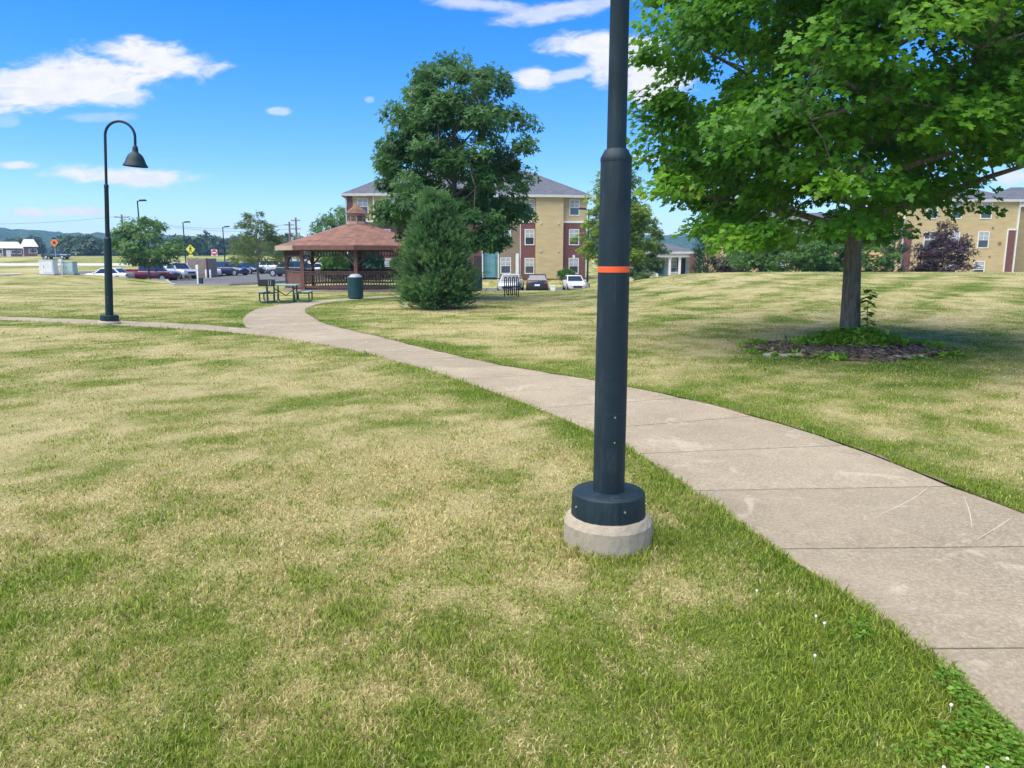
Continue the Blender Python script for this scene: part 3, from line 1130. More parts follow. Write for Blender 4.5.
small_tree('round_tree', 'small round green tree standing in front of the maroon pickup', 150, 69, 218, 33, .30, L_SMALL, 21, 85, 55, .26, wob=.2)
small_tree('pine_tree', 'airy olive pine with a bare trunk on the island beside the gazebo', 259, 62, 211, 30, .30, L_PINE, 22, 75, 42, .34, 'needle',
           prof=[(0, 1.0), (.15, 1.05), (.35, .95), (.55, .70), (.75, .45), (.9, .22), (1, .08)], flat=.3, wob=.3, shell=.2, clump_r=.55)
small_tree('leafy_tree', 'green tree showing over the gazebo roof to the left of its cupola', 343, 92, 209, 34, .1, L_SMALL, 23, 90, 50, .36)
small_tree('birch_tree', 'yellow green tree half hidden behind the near lamp post', 615, 52, 160, 34, .16, L_YEL, 24, 170, 60, .24, wob=.25,
           prof=[(0, .7), (.2, 1.0), (.45, .95), (.7, .62), (.9, .32), (1, .12)], shell=.25)
small_tree('leafy_tree', 'soft green tree just right of the near lamp post by the pale clubhouse', 642, 64, 212, 21, .06, L_SOFT, 25, 100, 50, .25)
small_tree('leafy_tree', 'dark mid green tree with a pale trunk low behind the maple', 778, 55, 222, 50, .16, L_SMALL, 26, 150, 55, .24, flat=.45)
small_tree('leafy_tree', 'fresh green tree directly behind the maple trunk', 866, 60, 222, 26, .08, L_BUSH, 27, 80, 45, .24)
small_tree('leafy_tree', 'dense green tree left of the maple trunk on the far side of the ridge', 826, 57, 230, 26, .06, L_SMALL, 28, 100, 50, .24)
small_tree('purple_tree', 'dark purple leaved shrub tree in front of the yellow apartment end', 941, 56, 224, 30, .04, L_PURPLE, 29, 120, 55, .17, shell=.25,
           prof=[(0, .85), (.25, 1.0), (.5, .85), (.75, .55), (1, .15)], wob=.26)
small_tree('purple_tree', 'small purple leaved shrub left of the tree with the pale trunk', 735, 60, 244, 17, .03, L_PURPLE, 30, 60, 40, .2, shell=.25)
def hedge_tree(name, label, px, Y, top_py, half_px, mat, seed, shoots, size, blunt=.28):
    x = wx(px, Y); z = T(x, Y)
    return make_conifer(name, label, (x, Y, z), CAMH + (256 - top_py) * Y / F - z, half_px * Y / F, mat, seed, shoots, size, None, 'tree', .0, blunt)


hedge_tree('arborvitae', 'dark green columnar evergreen beside the clubhouse brick pillar', 707, 63, 231, 11, L_ARB, 31, 1500, .34)
hedge_tree('arborvitae', 'teal green columnar evergreen beside the corner of the yellow apartment end', 892, 66, 222, 9, L_ARB, 32, 1400, .34)


def bush(name, label, px, Y, top_py, half_px, mat, seed, n=3500, leaf=.16, depth=1.0, rz=0, group=None):
    rg = np.random.default_rng(seed)
    x = wx(px, Y); z = T(x, Y)
    H = CAMH + (256 - top_py) * Y / F - z
    R = half_px * Y / F
    t = thing(name, label, 'bush', (x, Y, z), 0, group)
    wood = MB()
    for k in range(9):
        a = k * .7
        wood.tube([(0, 0, -.05), (R * .3 * math.cos(a), R * .3 * depth * math.sin(a), H * .4), (R * .6 * math.cos(a), R * .6 * depth * math.sin(a), H * .75)], [.03, .02, .008], 5, False)
    wood.build('stem', M['bark_grey'], t)
    g = rg.normal(0, 1, (n, 3)); g /= np.linalg.norm(g, axis=1, keepdims=True)
    g[:, 2] = np.abs(g[:, 2]) * np.where(rg.uniform(0, 1, n) < .85, 1, -.6)
    w = 1 + .14 * np.sin(g[:, 0] * 7 + seed) * np.cos(g[:, 1] * 6) + .1 * np.sin(g[:, 2] * 9 + g[:, 0] * 4)
    rr = rg.uniform(.6, 1, n) ** .5 * w
    P = g * rr[:, None] * np.array((R, R * depth, H * .58)) + np.array((0, 0, H * .42))
    P[:, 2] = np.maximum(P[:, 2], .03)
    V, Fx, ra = leaf_field(P, g + rg.normal(0, .5, (n, 3)), g * .6 + np.array((0, 0, .6)) + rg.normal(0, .4, (n, 3)), leaf * rg.uniform(.7, 1.3, n), 'sprig', rg.uniform(0, 1, n))
    np_object('foliage', V, [Fx], mat, t, {'rnd': ra})
    return t


bush('round_bush', 'rounded bright green bush seen through the gazebo', 336, 68, 253.5, 12.5, L_BUSH, 41, 3500, .22)
bush('hedge_bush', 'dark evergreen bush right of the bright green bush behind the gazebo', 363, 71, 249.5, 21, L_ARB, 42, 4500, .26)
bush('foundation_bush', 'low bush below the apartment window right of the gazebo cupola', 388, 72, 269, 7, L_SMALL, 43, 900, .16)
bush('foundation_bush', 'tall pale green bush under the shade tree by the apartment wall', 397, 71, 257, 7, L_SOFT, 44, 1200, .18)
bush('foundation_bush', 'clipped dark bush in front of the brick wall behind the white sedan', 566, 73.5, 269, 8, L_SMALL, 45, 1000, .16)

# ------------------------------------------------------------------ far wood and far houses
def far_wood():
    rg = np.random.default_rng(50)
    P = []; N_ = []
    for px, d, h, r in [(rg.uniform(-30, 560), rg.uniform(235, 330), rg.uniform(2.5, 6.5), rg.uniform(2.5, 5.0)) for _ in range(150)]:
        if px < 62 and d < 300:
            continue
        x = wx(px, d); z = T(x, d)
        n = 240
        g = rg.normal(0, 1, (n, 3)); g /= np.linalg.norm(g, axis=1, keepdims=True); g[:, 2] = np.abs(g[:, 2])
        P.append(np.array((x, d, z + h * .1)) + g * rg.uniform(.75, 1.1, (n, 1)) * np.array((r, r, h)))
        N_.append(g)
    P = np.vstack(P); N_ = np.vstack(N_); n = len(P)
    V, Fx, ra = leaf_field(P, rg.normal(0, 1, (n, 3)), N_ + rg.normal(0, .3, (n, 3)), 1.5 * rg.uniform(.7, 1.3, n), 'sprig', rg.uniform(0, 1, n))
    o = np_object('far_wood', V, [Fx], leaf_mat('far_wood_leaf', (.030, .070, .030), (.055, .105, .04), (.09, .14, .055), .2), None, {'rnd': ra})
    tag(o, 'belt of distant trees below the hills', 'wood', None, 'stuff')


far_wood()


def far_house(px, Y, half_px, wall_py, ridge_py, wall, roof, label, garage=True):
    x = wx(px, Y); z = T(x, Y) - .1
    w = half_px * Y / F
    eave = CAMH + (256 - wall_py) * Y / F - z
    rid = CAMH + (256 - ridge_py) * Y / F - z
    t = thing('house', label, 'house', (x, Y, z), -math.atan2(x, Y), 'low houses beyond the road')
    MB().box(-w, w, 0, 9, 0, eave).build('wall', wall, t)
    r = MB()
    ov = .5
    r.add([(-w - ov, -ov, eave), (w + ov, -ov, eave), (w + ov, 9 + ov, eave), (-w - ov, 9 + ov, eave), (-w * .7, 4.5, rid), (w * .7, 4.5, rid)],
          [(0, 1, 5, 4), (1, 2, 5), (2, 3, 4, 5), (3, 0, 4), (3, 2, 1, 0)])
    r.build('roof', roof, t)
    g = MB().box(-w * .55, -w * .1, -.06, .1, .05, eave * .8)
    if garage:
        g.build('garage_door', M['white'], t)
    for s_ in (.25, .65):
        win = MB().box(w * s_ - .7, w * s_ + .7, -.05, .1, eave * .35, eave * .8).build('window', M['trim'], t)
        MB().box(w * s_ - .58, w * s_ + .58, -.07, -.03, eave * .4, eave * .76).build('pane', M['glass'], win)
    MB().box(-w * .92, -w * .86, -1.6, -1.3, 0, eave).build('porch_post', M['white'], t)
    return t


far_house(13, 205, 8.5, 248.5, 242, M['brick_dark'], M['roof_pale'], 'low brick house with a pale hip roof at the left border')
far_house(31, 222, 6, 247.0, 239.5, M['brick_dark'], M['roof_pale'], 'brick house with a tall pale roof left of the orange sign', False)
far_house(74, 285, 12, 249, 243.5, M['cream'], M['roof_pale'], 'far pale roofed house above the utility cabinets')
far_house(0, 235, 8, 248, 242, M['cream'], M['roof_pale'], 'pale house cut by the left border', False)
far_house(101, 280, 9, 250, 246, M['cream'], M['roof_pale'], 'small far house just right of the shouldering dark truck', False)
far_house(300, 150, 10, 252, 246, M['trim'], M['roof_pale'], 'white house seen between the left posts of the gazebo', False)

# ------------------------------------------------------------------ lamp posts
def arc_pts():
    pts = [(0, 0, 3.30), (0, 0, 4.0)]
    for k in range(0, 15):
        a = PI - PI * k / 14
        pts.append((.34 + .34 * math.cos(a), 0, 4.42 + .33 * math.sin(a)))
    pts.append((.68, 0, 4.20))
    return pts


def lamp_post(label, loc, mat, near):
    t = thing('lamp_post', label, 'lamp post', (*loc, T(*loc) - (.035 if near else .10)), 0, 'green black lamp posts along the walk')
    ft = MB().lathe([(.235, -.2), (.24, .0), (.243, .05), (.2435, .10), (.243, .150), (.232, .172), (.222, .188), (.205, .191), (.0005, .191)], (0, 0, 0), 56, True, False)
    fr = random.Random(5)
    ft.v = [(vx * (1 + dd), vy * (1 + dd), vz - (abs(dd) * .22 if vz > .14 else 0)) for vx, vy, vz in ft.v for dd in (fr.gauss(0, .006) + .006 * math.sin(4 * math.atan2(vy, vx) + 1),)]
    f = ft.build('footing', M['footing'], t, False)
    cov = MB().lathe([(.206, .192), (.205, .21), (.202, .300), (.199, .314), (.190, .321), (.0868, .325)], (0, 0, 0), 40, True, False)
    c = cov.build('base_cover', mat, t, True)
    MB().box(.0305, .0335, -.2095, -.19, .195, .318).build('seam', M['black'], c)
    for (a, zz) in ((-1.26, .262), (-2.7, .255), (-.25, .26)):
        d = Vector((math.cos(a), math.sin(a), 0))
        MB().tube([d * .195 + Vector((0, 0, zz)), d * .209 + Vector((0, 0, zz))], .006, 8).build('bolt', M['bolt'], c)
    sh = MB().lathe([(.0865, .320), (.0865, .5), (.0862, .9), (.0795, 2.05), (.0795, 2.075)], (0, 0, 0), 40, False, False)
    s_ = sh.build('shaft', mat, t, True)
    # access cover screwed onto the shaft
    nn = 10
    rings = []
    for k in range(nn + 1):
        a = math.radians(-134 + 100 * k / nn)
        rings.append([(rr * math.cos(a), rr * math.sin(a), zz) for rr, zz in ((.0845, .60), (.0880, .60), (.0880, .765), (.0845, .765))])
    ap = MB().loft(rings).build('access_panel', mat, t, True)
    rings = []
    for k in range(nn + 1):
        a = math.radians(-136 + 104 * k / nn)
        rings.append([(rr * math.cos(a), rr * math.sin(a), zz) for rr, zz in ((.0845, .5965), (.0872, .5965), (.0872, .7685), (.0845, .7685))])
    MB().loft(rings).build('panel_gap_shade', M['black'], ap, True)  # black strip standing in for the shadow line round the panel
    for zz in (.614, .752):
        a = math.radians(-81)
        d = Vector((math.cos(a), math.sin(a), 0))
        MB().tube([d * .084 + Vector((0, 0, zz)), d * .0912 + Vector((0, 0, zz))], .0045, 8).build('screw', M['bolt'], ap)
    col = MB().lathe([(.0795, 2.073), (.081, 2.078), (.081, 2.095), (.060, 2.135), (.052, 2.14)], (0, 0, 0), 40, False, False)
    col.build('collar', mat, t, True)
    up = MB().lathe([(.050, 2.13), (.046, 3.25), (.052, 3.26), (.052, 3.31), (.036, 3.34)], (0, 0, 0), 28, False, True)
    up.build('upper_shaft', mat, t, True)
    MB().tube(arc_pts(), .030, 12).build('arm', mat, t, True)
    shade = MB().lathe([(.034, 4.24), (.05, 4.22), (.062, 4.17), (.066, 4.10), (.072, 4.09), (.105, 4.07), (.155, 4.02), (.195, 3.94), (.22, 3.86), (.262, 3.80), (.268, 3.775), (.258, 3.775), (.21, 3.86), (.06, 4.04)], (.68, 0, 0), 32, True, False)
    sd = shade.build('lamp_shade', mat, t, True)
    MB().lathe([(.0005, 3.85), (.05, 3.86), (.075, 3.92), (.06, 4.0), (.03, 4.05)], (.68, 0, 0), 16, False, False).build('bulb', M['white'], sd, True)
    if near:
        r1 = .1 - (.1 - .0845) * 1.18 / 1.7
        def rad(z): return np.interp(z, [.5, .9, 2.05], [.0865, .0862, .0795])
        MB().lathe([(rad(1.515) + .0005, 1.515), (rad(1.515) + .002, 1.516), (rad(1.546) + .002, 1.545), (rad(1.546) + .0005, 1.546)], (0, 0, 0), 40, False, False).build('orange_band', M['orange'], t, True)
    if not near:
        t.rotation_euler = (0, R_TILT, 0)
    return t


R_TILT = math.radians(3.9)
lamp_post('near dark lamp post on a round concrete footing with one orange band round its shaft', LAMP1, M['pole'], True)
lamp_post('far dark lamp post with a curved arm and bell shade beside the narrow walk', LAMP2, M['pole_far'], False)

# ------------------------------------------------------------------ mulch bed and its growth
def make_mulch():
    m, nt, b = new_mat('mulch')
    pos = nt.new('ShaderNodeNewGeometry').outputs['Position']
    v = nt.new('ShaderNodeTexVoronoi'); nt.put(v.inputs['Vector'], nt.mapping(pos, (1, .5, 1))); v.inputs['Scale'].default_value = 26
    c = nt.ramp(v.outputs['Color'], [(.1, (.045, .030, .022)), (.55, (.13, .085, .06)), (.95, (.27, .19, .14))])
    nt.put(b.inputs['Base Color'], c); b.inputs['Roughness'].default_value = .95
    nt.put(b.inputs['Normal'], nt.bump(v.outputs['Distance'], 1, .03))
    return m


M['mulch'] = make_mulch()
mv = [(BED_C[0], BED_C[1], T(*BED_C) + .09)]; mf = []
NR, NSEG = 7, 44
for j in range(1, NR + 1):
    for k in range(NSEG):
        a = 2 * PI * k / NSEG
        s_ = j / NR
        w = 1 + .10 * math.sin(3 * a + 1) + .06 * math.sin(7 * a)
        x = BED_C[0] + BED_A * s_ * w * math.cos(a) * .98; y = BED_C[1] + BED_B * s_ * w * math.sin(a) * .98
        mv.append((x, y, T(x, y) + .012 + .09 * (1 - s_ ** 2) + .02 * math.sin(9 * x) * math.cos(8 * y) * (1 - s_)))
for k in range(NSEG):
    mf.append((0, 1 + k, 1 + (k + 1) % NSEG))
for j in range(NR - 1):
    for k in range(NSEG):
        a = 1 + j * NSEG + k; b_ = 1 + j * NSEG + (k + 1) % NSEG
        mf.append((a, a + NSEG, b_ + NSEG, b_))
tag(MB().add(mv, mf).build('mulch_bed', M['mulch'], None, True), 'bed of brown mulch round the maple trunk', None, None, 'structure')


def strewn_chips():
    rg = np.random.default_rng(66)
    n = 900
    a = rg.uniform(0, 2 * PI, n); s_ = np.sqrt(rg.uniform(.02, 1.0, n))
    x = BED_C[0] + BED_A * s_ * np.cos(a); y = BED_C[1] + BED_B * s_ * np.sin(a)
    P = np.stack([x, y, terrain(x, y) + .03 + .085 * (1 - s_ ** 2)], 1)
    D = rg.normal(0, 1, (n, 3)) * np.array((1, 1, .25))
    Nn = rg.normal(0, .35, (n, 3)) + np.array((0, 0, 1))
    V, Fx, ra = leaf_field(P, D, Nn, .09 * rg.uniform(.5, 1.4, n), 'simple', rg.uniform(0, 1, n))
    tag(np_object('bark_chips', V, [Fx], leaf_mat('bark_chip', (.06, .04, .03), (.19, .13, .10), (.38, .32, .27), 0, .9), None, {'rnd': ra}),
        'loose bark chips and dry leaves on the mulch bed', 'bark chips', None, 'stuff')


strewn_chips()


def weeds():
    rg = np.random.default_rng(67)
    n = 5200
    a = rg.uniform(0, 2 * PI, n); s_ = np.sqrt(rg.uniform(0, 1, n)) * 1.12
    x = BED_C[0] + BED_A * s_ * np.cos(a) * 1.05 ; y = BED_C[1] + BED_B * s_ * np.sin(a) * .95
    dens = fbm(x * 1.6, y * 1.6, 15)
    dt = np.hypot((x - MX) / .95, (y - MY + .30) / .55)
    core = np.exp(-dt ** 2)
    keep = rg.uniform(0, 1, n) < np.clip(.03 + 1.2 * core + 1.8 * (dens - .58), .015, 1)
    x, y, s_ = x[keep], y[keep], s_[keep]
    n = len(x)
    core = np.exp(-np.hypot((x - MX) / .95, (y - MY + .30) / .55) ** 2)
    hh = .04 + .30 * core * (.4 + fbm(x * 2.2, y * 2.2, 16))
    P = []; D = []; N_ = []; R_ = []
    for k in range(4):
        z = terrain(x, y) + hh * rg.uniform(.15, 1, n)
        P.append(np.stack([x + rg.normal(0, .03, n), y + rg.normal(0, .03, n), z], 1))
        D.append(rg.normal(0, 1, (n, 3)) * np.array((1, 1, .4)) + np.array((0, 0, .35)))
        N_.append(rg.normal(0, .5, (n, 3)) + np.array((0, 0, 1)))
        R_.append(rg.uniform(0, 1, n))
    P = np.vstack(P); D = np.vstack(D); N_ = np.vstack(N_); R_ = np.concatenate(R_)
    V, Fx, ra = leaf_field(P, D, N_, .085 * rg.uniform(.5, 1.4, len(P)), 'sprig', R_)
    tag(np_object('weeds', V, [Fx], L_WEED, None, {'rnd': ra}), 'green weeds crowding the maple trunk and bed edge', 'weeds', None, 'stuff')


weeds()
# edging stones half buried at the front of the bed
for (x0, x1, yy, lab) in ((6.0, 6.6, 11.75, 'flat pale edging stone at the front of the mulch bed'), (4.1, 4.9, 11.95, 'long low edging slab at the left end of the mulch bed')):
    sb = MB()
    n = 7
    rings = []
    for q in range(n + 1):
        xx = x0 + (x1 - x0) * q / n
        w = .09 * (1 - .5 * abs(q / n - .5) ** 2) + .01 * math.sin(q * 2.1)
        yc = yy + .03 * math.sin(q)
        zt = T(xx, yy) + .034 + .008 * math.sin(q * 1.7)
        rings.append([(xx, yc - w, T(xx, yy) - .05), (xx, yc - w, zt - .012), (xx, yc - w * .8, zt), (xx, yc + w * .8, zt), (xx, yc + w, zt - .012), (xx, yc + w, T(xx, yy) - .05)])
    sb.loft(rings)
    tag(sb.build('edging_stone', M['kerb'], None), lab, 'stone', 'edging stones of the mulch bed')
# root sprout with large leaves beside the trunk
sx, sy = MX + .17, MY - .26
t = thing('sapling', 'thin upright vine like sapling with large leaves against the maple trunk', 'sapling', (sx, sy, T(sx, sy)))
MB().tube([(0, 0, 0), (.02, 0, .35), (-.01, .02, .7), (.03, 0, 1.02)], [.012, .009, .007, .003], 6).build('stem', M['bark'], t)
rg = np.random.default_rng(70)
nz = np.linspace(.25, 1.02, 34); an = np.arange(34) * 2.4
P = np.stack([.05 * np.cos(an), .05 * np.sin(an), nz], 1)
V, Fx, ra = leaf_field(P, np.stack([np.cos(an), np.sin(an), -.3 + 0 * an], 1), np.stack([np.cos(an) * .6, np.sin(an) * .6, 1 + 0 * an], 1), .18 * rg.uniform(.6, 1.2, 34), 'maple', rg.uniform(.3, 1, 34))
np_object('foliage', V, [Fx], L_MAPLE, t, {'rnd': ra})

# ------------------------------------------------------------------ grass blades
def make_grass():
    rg = np.random.default_rng(99)
    half = math.radians(47)
    Vs, F4, F3, dr, rn = [], [], [], [], []
    base = 0
    #        r0   r1   count   height  width   two-segment
    bands = [(1.6, 3.4, 150000, .034, .0048, True), (3.4, 6.0, 200000, .034, .0058, True), (6.0, 10, 190000, .034, .0085, False),
             (10, 16, 170000, .034, .014, False), (16, 27, 130000, .035, .024, False), (27, 46, 90000, .030, .045, False)]
    for (r0, r1, n, hgt, wid, two) in bands:
        r = np.sqrt(rg.uniform(r0 ** 2, r1 ** 2, n)); a = rg.uniform(-half, half, n)
        r = r * (1 + rg.normal(0, .09, n))
        if r1 > 40:
            r = r * (1 + .25 * rg.uniform(0, 1, n) ** 2 * (r > 36))
        x = r * np.sin(a); y = r * np.cos(a)
        jit = rg.normal(0, .012, n)
        bad = in_poly(x + jit, y, POLY_A) | in_poly(x, y + jit, POLY_B)
        bad |= np.hypot(x - LAMP1[0], y - LAMP1[1]) < .243
        bad |= np.hypot(x - LAMP2[0], y - LAMP2[1]) < .245
        bad |= (bed_r(x, y) < .93) | (r < 1.2)
        x, y, r = x[~bad], y[~bad], r[~bad]
        n = len(x)
        dry = dryness(x, y)
        e = edge_dist(x, y, [AL[::2], AR[::2], BL[::2], BR[::2]]) if r0 < 26 else np.full(n, 9.)
        fringe = np.exp(-(e / .10) ** 2)
        lamp = np.exp(-((np.hypot(x - LAMP1[0], y - LAMP1[1]) - .25) / .09) ** 2)
        tuft = .45 + .75 * vnoise(x * 3.3, y * 3.3, 8) + .7 * np.maximum(0, vnoise(x * 9, y * 9, 12) - .55)
        isdry = (rg.uniform(0, 1, n) < np.clip((dry - .5) * 1.9 + .5, .04, .96))
        h = hgt * rg.uniform(.5, 1.25, n) * tuft * np.where(isdry, .85, 1.05) * (1 + .95 * fringe + .9 * lamp)
        w = wid * rg.uniform(.7, 1.3, n)
        yaw = rg.uniform(0, 2 * PI, n)
        leanang = rg.uniform(.15, .95, n) + np.where(isdry, .25, 0)
        la = rg.uniform(0, 2 * PI, n)
        lx, ly = np.cos(la), np.sin(la)
        z = terrain(x, y) - .004
        cx, cy = np.cos(yaw) * w / 2, np.sin(yaw) * w / 2
        c = np.clip(dry * 0 + isdry * rg.uniform(.65, 1, n) + (~isdry) * rg.uniform(0, .35, n) + (dry - .5) * .25, 0, 1)
        q = rg.uniform(0, 1, n)
        tx = x + lx * h * np.sin(leanang); ty = y + ly * h * np.sin(leanang); tz = z + h * np.cos(leanang)
        if two:
            mx_ = x + lx * h * .45 * np.sin(leanang * .55); my_ = y + ly * h * .45 * np.sin(leanang * .55); mz = z + h * .55 * np.cos(leanang * .55)
            V = np.stack([np.stack([x - cx, y - cy, z], 1), np.stack([x + cx, y + cy, z], 1),
                          np.stack([mx_ + cx * .85, my_ + cy * .85, mz], 1), np.stack([mx_ - cx * .85, my_ - cy * .85, mz], 1),
                          np.stack([tx, ty, tz], 1)], 1).reshape(-1, 3)
            i = base + np.arange(n) * 5
            F4.append(np.stack([i, i + 1, i + 2, i + 3], 1)); F3.append(np.stack([i + 3, i + 2, i + 4], 1))
            k = 5
        else:
            V = np.stack([np.stack([x - cx, y - cy, z], 1), np.stack([x + cx, y + cy, z], 1), np.stack([tx, ty, tz], 1)], 1).reshape(-1, 3)
            i = base + np.arange(n) * 3
            F3.append(np.stack([i, i + 1, i + 2], 1))
            k = 3
        base += n * k
        Vs.append(V); dr.append(np.repeat(c, k)); rn.append(np.repeat(q, k))
    o = np_object('grass', np.vstack(Vs), [np.vstack(F4), np.vstack(F3)], M['blade'], None, {'dry': np.concatenate(dr), 'rnd': np.concatenate(rn)})
    tag(o, 'short mown grass blades, green and dry straw mixed', 'grass', None, 'stuff')


make_grass()


def make_clover():
    rg = np.random.default_rng(101)
    n = 1000
    t = rg.uniform(0, 1, n) ** 1.5
    y = 1.9 + 1.15 * t
    lx = np.interp(y, AL[:, 1], AL[:, 0])
    x = lx - np.abs(rg.normal(0, .16, n)) * (1.5 - .9 * t) - .005
    keep = fbm(x * 2, y * 2, 5) > (.44 + .22 * t)
    x, y = x[keep], y[keep]; n = len(x)
    V = []; Fc = []; ra = []
    P = []; D = []; N_ = []
    for k in range(3):
        a = rg.uniform(0, 2 * PI, n) if k == 0 else a + 2.09
        P.append(np.stack([x, y, terrain(x, y) + .034 + rg.uniform(-.01, .014, n)], 1))
        D.append(np.stack([np.cos(a), np.sin(a), .05 + 0 * a], 1))
        N_.append(np.array((0, 0, 1.)) + rg.normal(0, .25, (n, 3)))
    P = np.vstack(P); D = np.vstack(D); N_ = np.vstack(N_)
    tv = np.array([(0, 0, 0), (.45, .32, .04), (.85, .33, .02), (1, 0, -.02), (.85, -.33, .02), (.45, -.32, .04)])
    global tmpl
    old = tmpl
    def tm(kind):
        return (tv, np.array([(0, 3, 2), (0, 2, 1), (0, 4, 3), (0, 5, 4)])) if kind == 'clover' else old(kind)
    tmpl = tm
    V, Fx, ra = leaf_field(P, D, N_, .017 * rg.uniform(.7, 1.3, len(P)), 'clover', rg.uniform(0, 1, len(P)))
    o = np_object('clover', V, [Fx], leaf_mat('clover_leaf', (.075, .17, .012), (.16, .31, .03), (.25, .40, .06), .45), None, {'rnd': ra})
    tag(o, 'clover leaves growing along the near edge of the walk', 'clover', None, 'stuff')
    fl = MB()
    for k in range(8):
        yy = rg.uniform(2.0, 3.6)
        xx = float(np.interp(yy, AL[:, 1], AL[:, 0])) - abs(rg.normal(0, .3)) - .02
        if k > 7:
            xx = rg.uniform(-1.2, 1.2); yy = rg.uniform(2.4, 5)
        zz = T(xx, yy)
        fl.lathe([(.001, -.03), (.0012, -.006), (.0045, -.004), (.0062, .002), (.0045, .006), (.0015, .008)], (xx, yy, zz + .040), 7)
    o = fl.build('clover_flowers', plain('white_petal', (.72, .70, .62), .8, 0, .1, 40), None)
    tag(o, 'tiny white clover flower heads in the grass', 'flowers', None, 'stuff')


make_clover()

# ------------------------------------------------------------------ gazebo
def make_gazebo():
    gy = 37.0
    gx = wx(359.5, gy)
    z = T(gx, gy)
    t = thing('gazebo', 'octagonal wooden gazebo with a red brown shingle roof and louvred cupola', 'gazebo', (gx, gy, z), 0)
    RE, RP = 3.93, 3.42
    A = [math.radians(-93 - 45 * k + 45) for k in range(8)]     # corner azimuths, first one faces the viewer
    def c(r, k, zz):
        a = A[k % 8] - math.radians(45) + math.radians(45)
        return (r * math.cos(a + 0), r * math.sin(a), zz)
    A[:] = [math.radians(-80.5 - 45 * k) for k in range(8)]
    ez = 2.13
    # deck
    MB().prism_z([c(RP + .2, k, 0)[:2] for k in range(8)][::-1], -.3, .16).build('deck', M['wood_grey'], t)
    # roof
    r = MB()
    vs = [c(RE, k, ez + .02) for k in range(8)] + [c(.46, k, ez + 1.10) for k in range(8)]
    r.add(vs, [(k, (k + 1) % 8, 8 + (k + 1) % 8, 8 + k) for k in range(8)] + [tuple(range(8))])
    rf = r.build('roof', M['roof_red'], t)
    for k in range(8):
        a, b = Vector(c(RE - .02, k, ez - .08)), Vector(c(RE - .02, k + 1, ez - .08))
        mid = (a + b) / 2
        a2 = mid + (a - mid) * .995; b2 = mid + (b - mid) * .995
        o = MB().beam(a2, b2, .045, .20).build('fascia', M['wood_pale'] if k in (1, 2) else M['wood_red'], t)  # left boards take the pale wood: sunlight put into their colour
        # frieze: rail with short spindles between the posts
        fz = MB()
        a, b = Vector(c(RP, k, 0)), Vector(c(RP, k + 1, 0))
        fz.beam(a + Vector((0, 0, ez - .16)), b + Vector((0, 0, ez - .16)), .07, .12)
        fz.beam(a + Vector((0, 0, ez - .45)), b + Vector((0, 0, ez - .45)), .05, .05)
        for q in range(1, 17):
            p = a.lerp(b, q / 17)
            fz.box(p.x - .02, p.x + .02, p.y - .02, p.y + .02, ez - .44, ez - .2)
        fz.build('frieze', M['wood_dark'], t)
        p = Vector(c(RP, k, 0))
        post = MB().box(p.x - .075, p.x + .075, p.y - .075, p.y + .075, .16, ez - .08)
        post.box(p.x - .095, p.x + .095, p.y - .095, p.y + .095, .16, .34)
        po = post.build('post', M['wood_red'] if k in (0, 1) else M['wood_dark'], t)
        br = MB()
        for q in (-1, 1):
            nb = Vector(c(RP, k + q, 0))
            d = (nb - p).normalized()
            br.beam(p + d * .06 + Vector((0, 0, ez - .85)), p + d * .42 + Vector((0, 0, ez - .47)), .04, .07)
        br.build('bracket', M['wood_dark'], po)
        if k == 6:
            continue                                              # the way in, on the far right
        rl = MB()
        u = (b - a).normalized()
        a3, b3 = a + u * .08, b - u * .08
        rl.beam(a3 + Vector((0, 0, .98)), b3 + Vector((0, 0, .98)), .13, .05)
        rl.beam(a3 + Vector((0, 0, .90)), b3 + Vector((0, 0, .90)), .05, .09)
        rl.beam(a3 + Vector((0, 0, .30)), b3 + Vector((0, 0, .30)), .05, .09)
        if k == 1:
            for q in range(22):
                p0 = a3.lerp(b3, (q + .5) / 22)
                rl.beam(p0 + Vector((0, 0, .20)), p0 + Vector((0, 0, .90)), .03, .105, (u.x, u.y, 0))
        else:
            for q in range(18):
                p0 = a3.lerp(b3, (q + .5) / 18)
                rl.box(p0.x - .02, p0.x + .02, p0.y - .02, p0.y + .02, .32, .88)
        rl.build('railing', M['wood_red'] if k == 1 else M['wood_dark'], t)
    # cupola
    cu = MB().prism_z([c(.50, k, 0)[:2] for k in range(8)][::-1], ez + .98, ez + 1.20)
    cu.prism_z([c(.42, k, 0)[:2] for k in range(8)][::-1], ez + 1.20, ez + 1.50)
    cu.prism_z([c(.48, k, 0)[:2] for k in range(8)][::-1], ez + 1.50, ez + 1.60)
    cp = cu.build('cupola', M['wood_pale'], t)
    lv = MB()
    for k in range(8):
        for q in range(4):
            a, b = Vector(c(.432, k, 0)), Vector(c(.432, k + 1, 0))
            zz = ez + 1.24 + .065 * q
            lv.beam(a.lerp(b, .14) + Vector((0, 0, zz)), a.lerp(b, .86) + Vector((0, 0, zz)), .03, .03)
    lv.build('louvre', M['wood_dark'], cp)
    cr = MB()
    vs = [c(.60, k, ez + 1.58) for k in range(8)] + [(0, 0, ez + 2.06)]
    cr.add(vs, [(k, (k + 1) % 8, 8) for k in range(8)] + [tuple(range(8))])
    cr.build('cupola_roof', M['roof_red'], cp)
    # picnic table inside, seen through the balusters
    return t


make_gazebo()

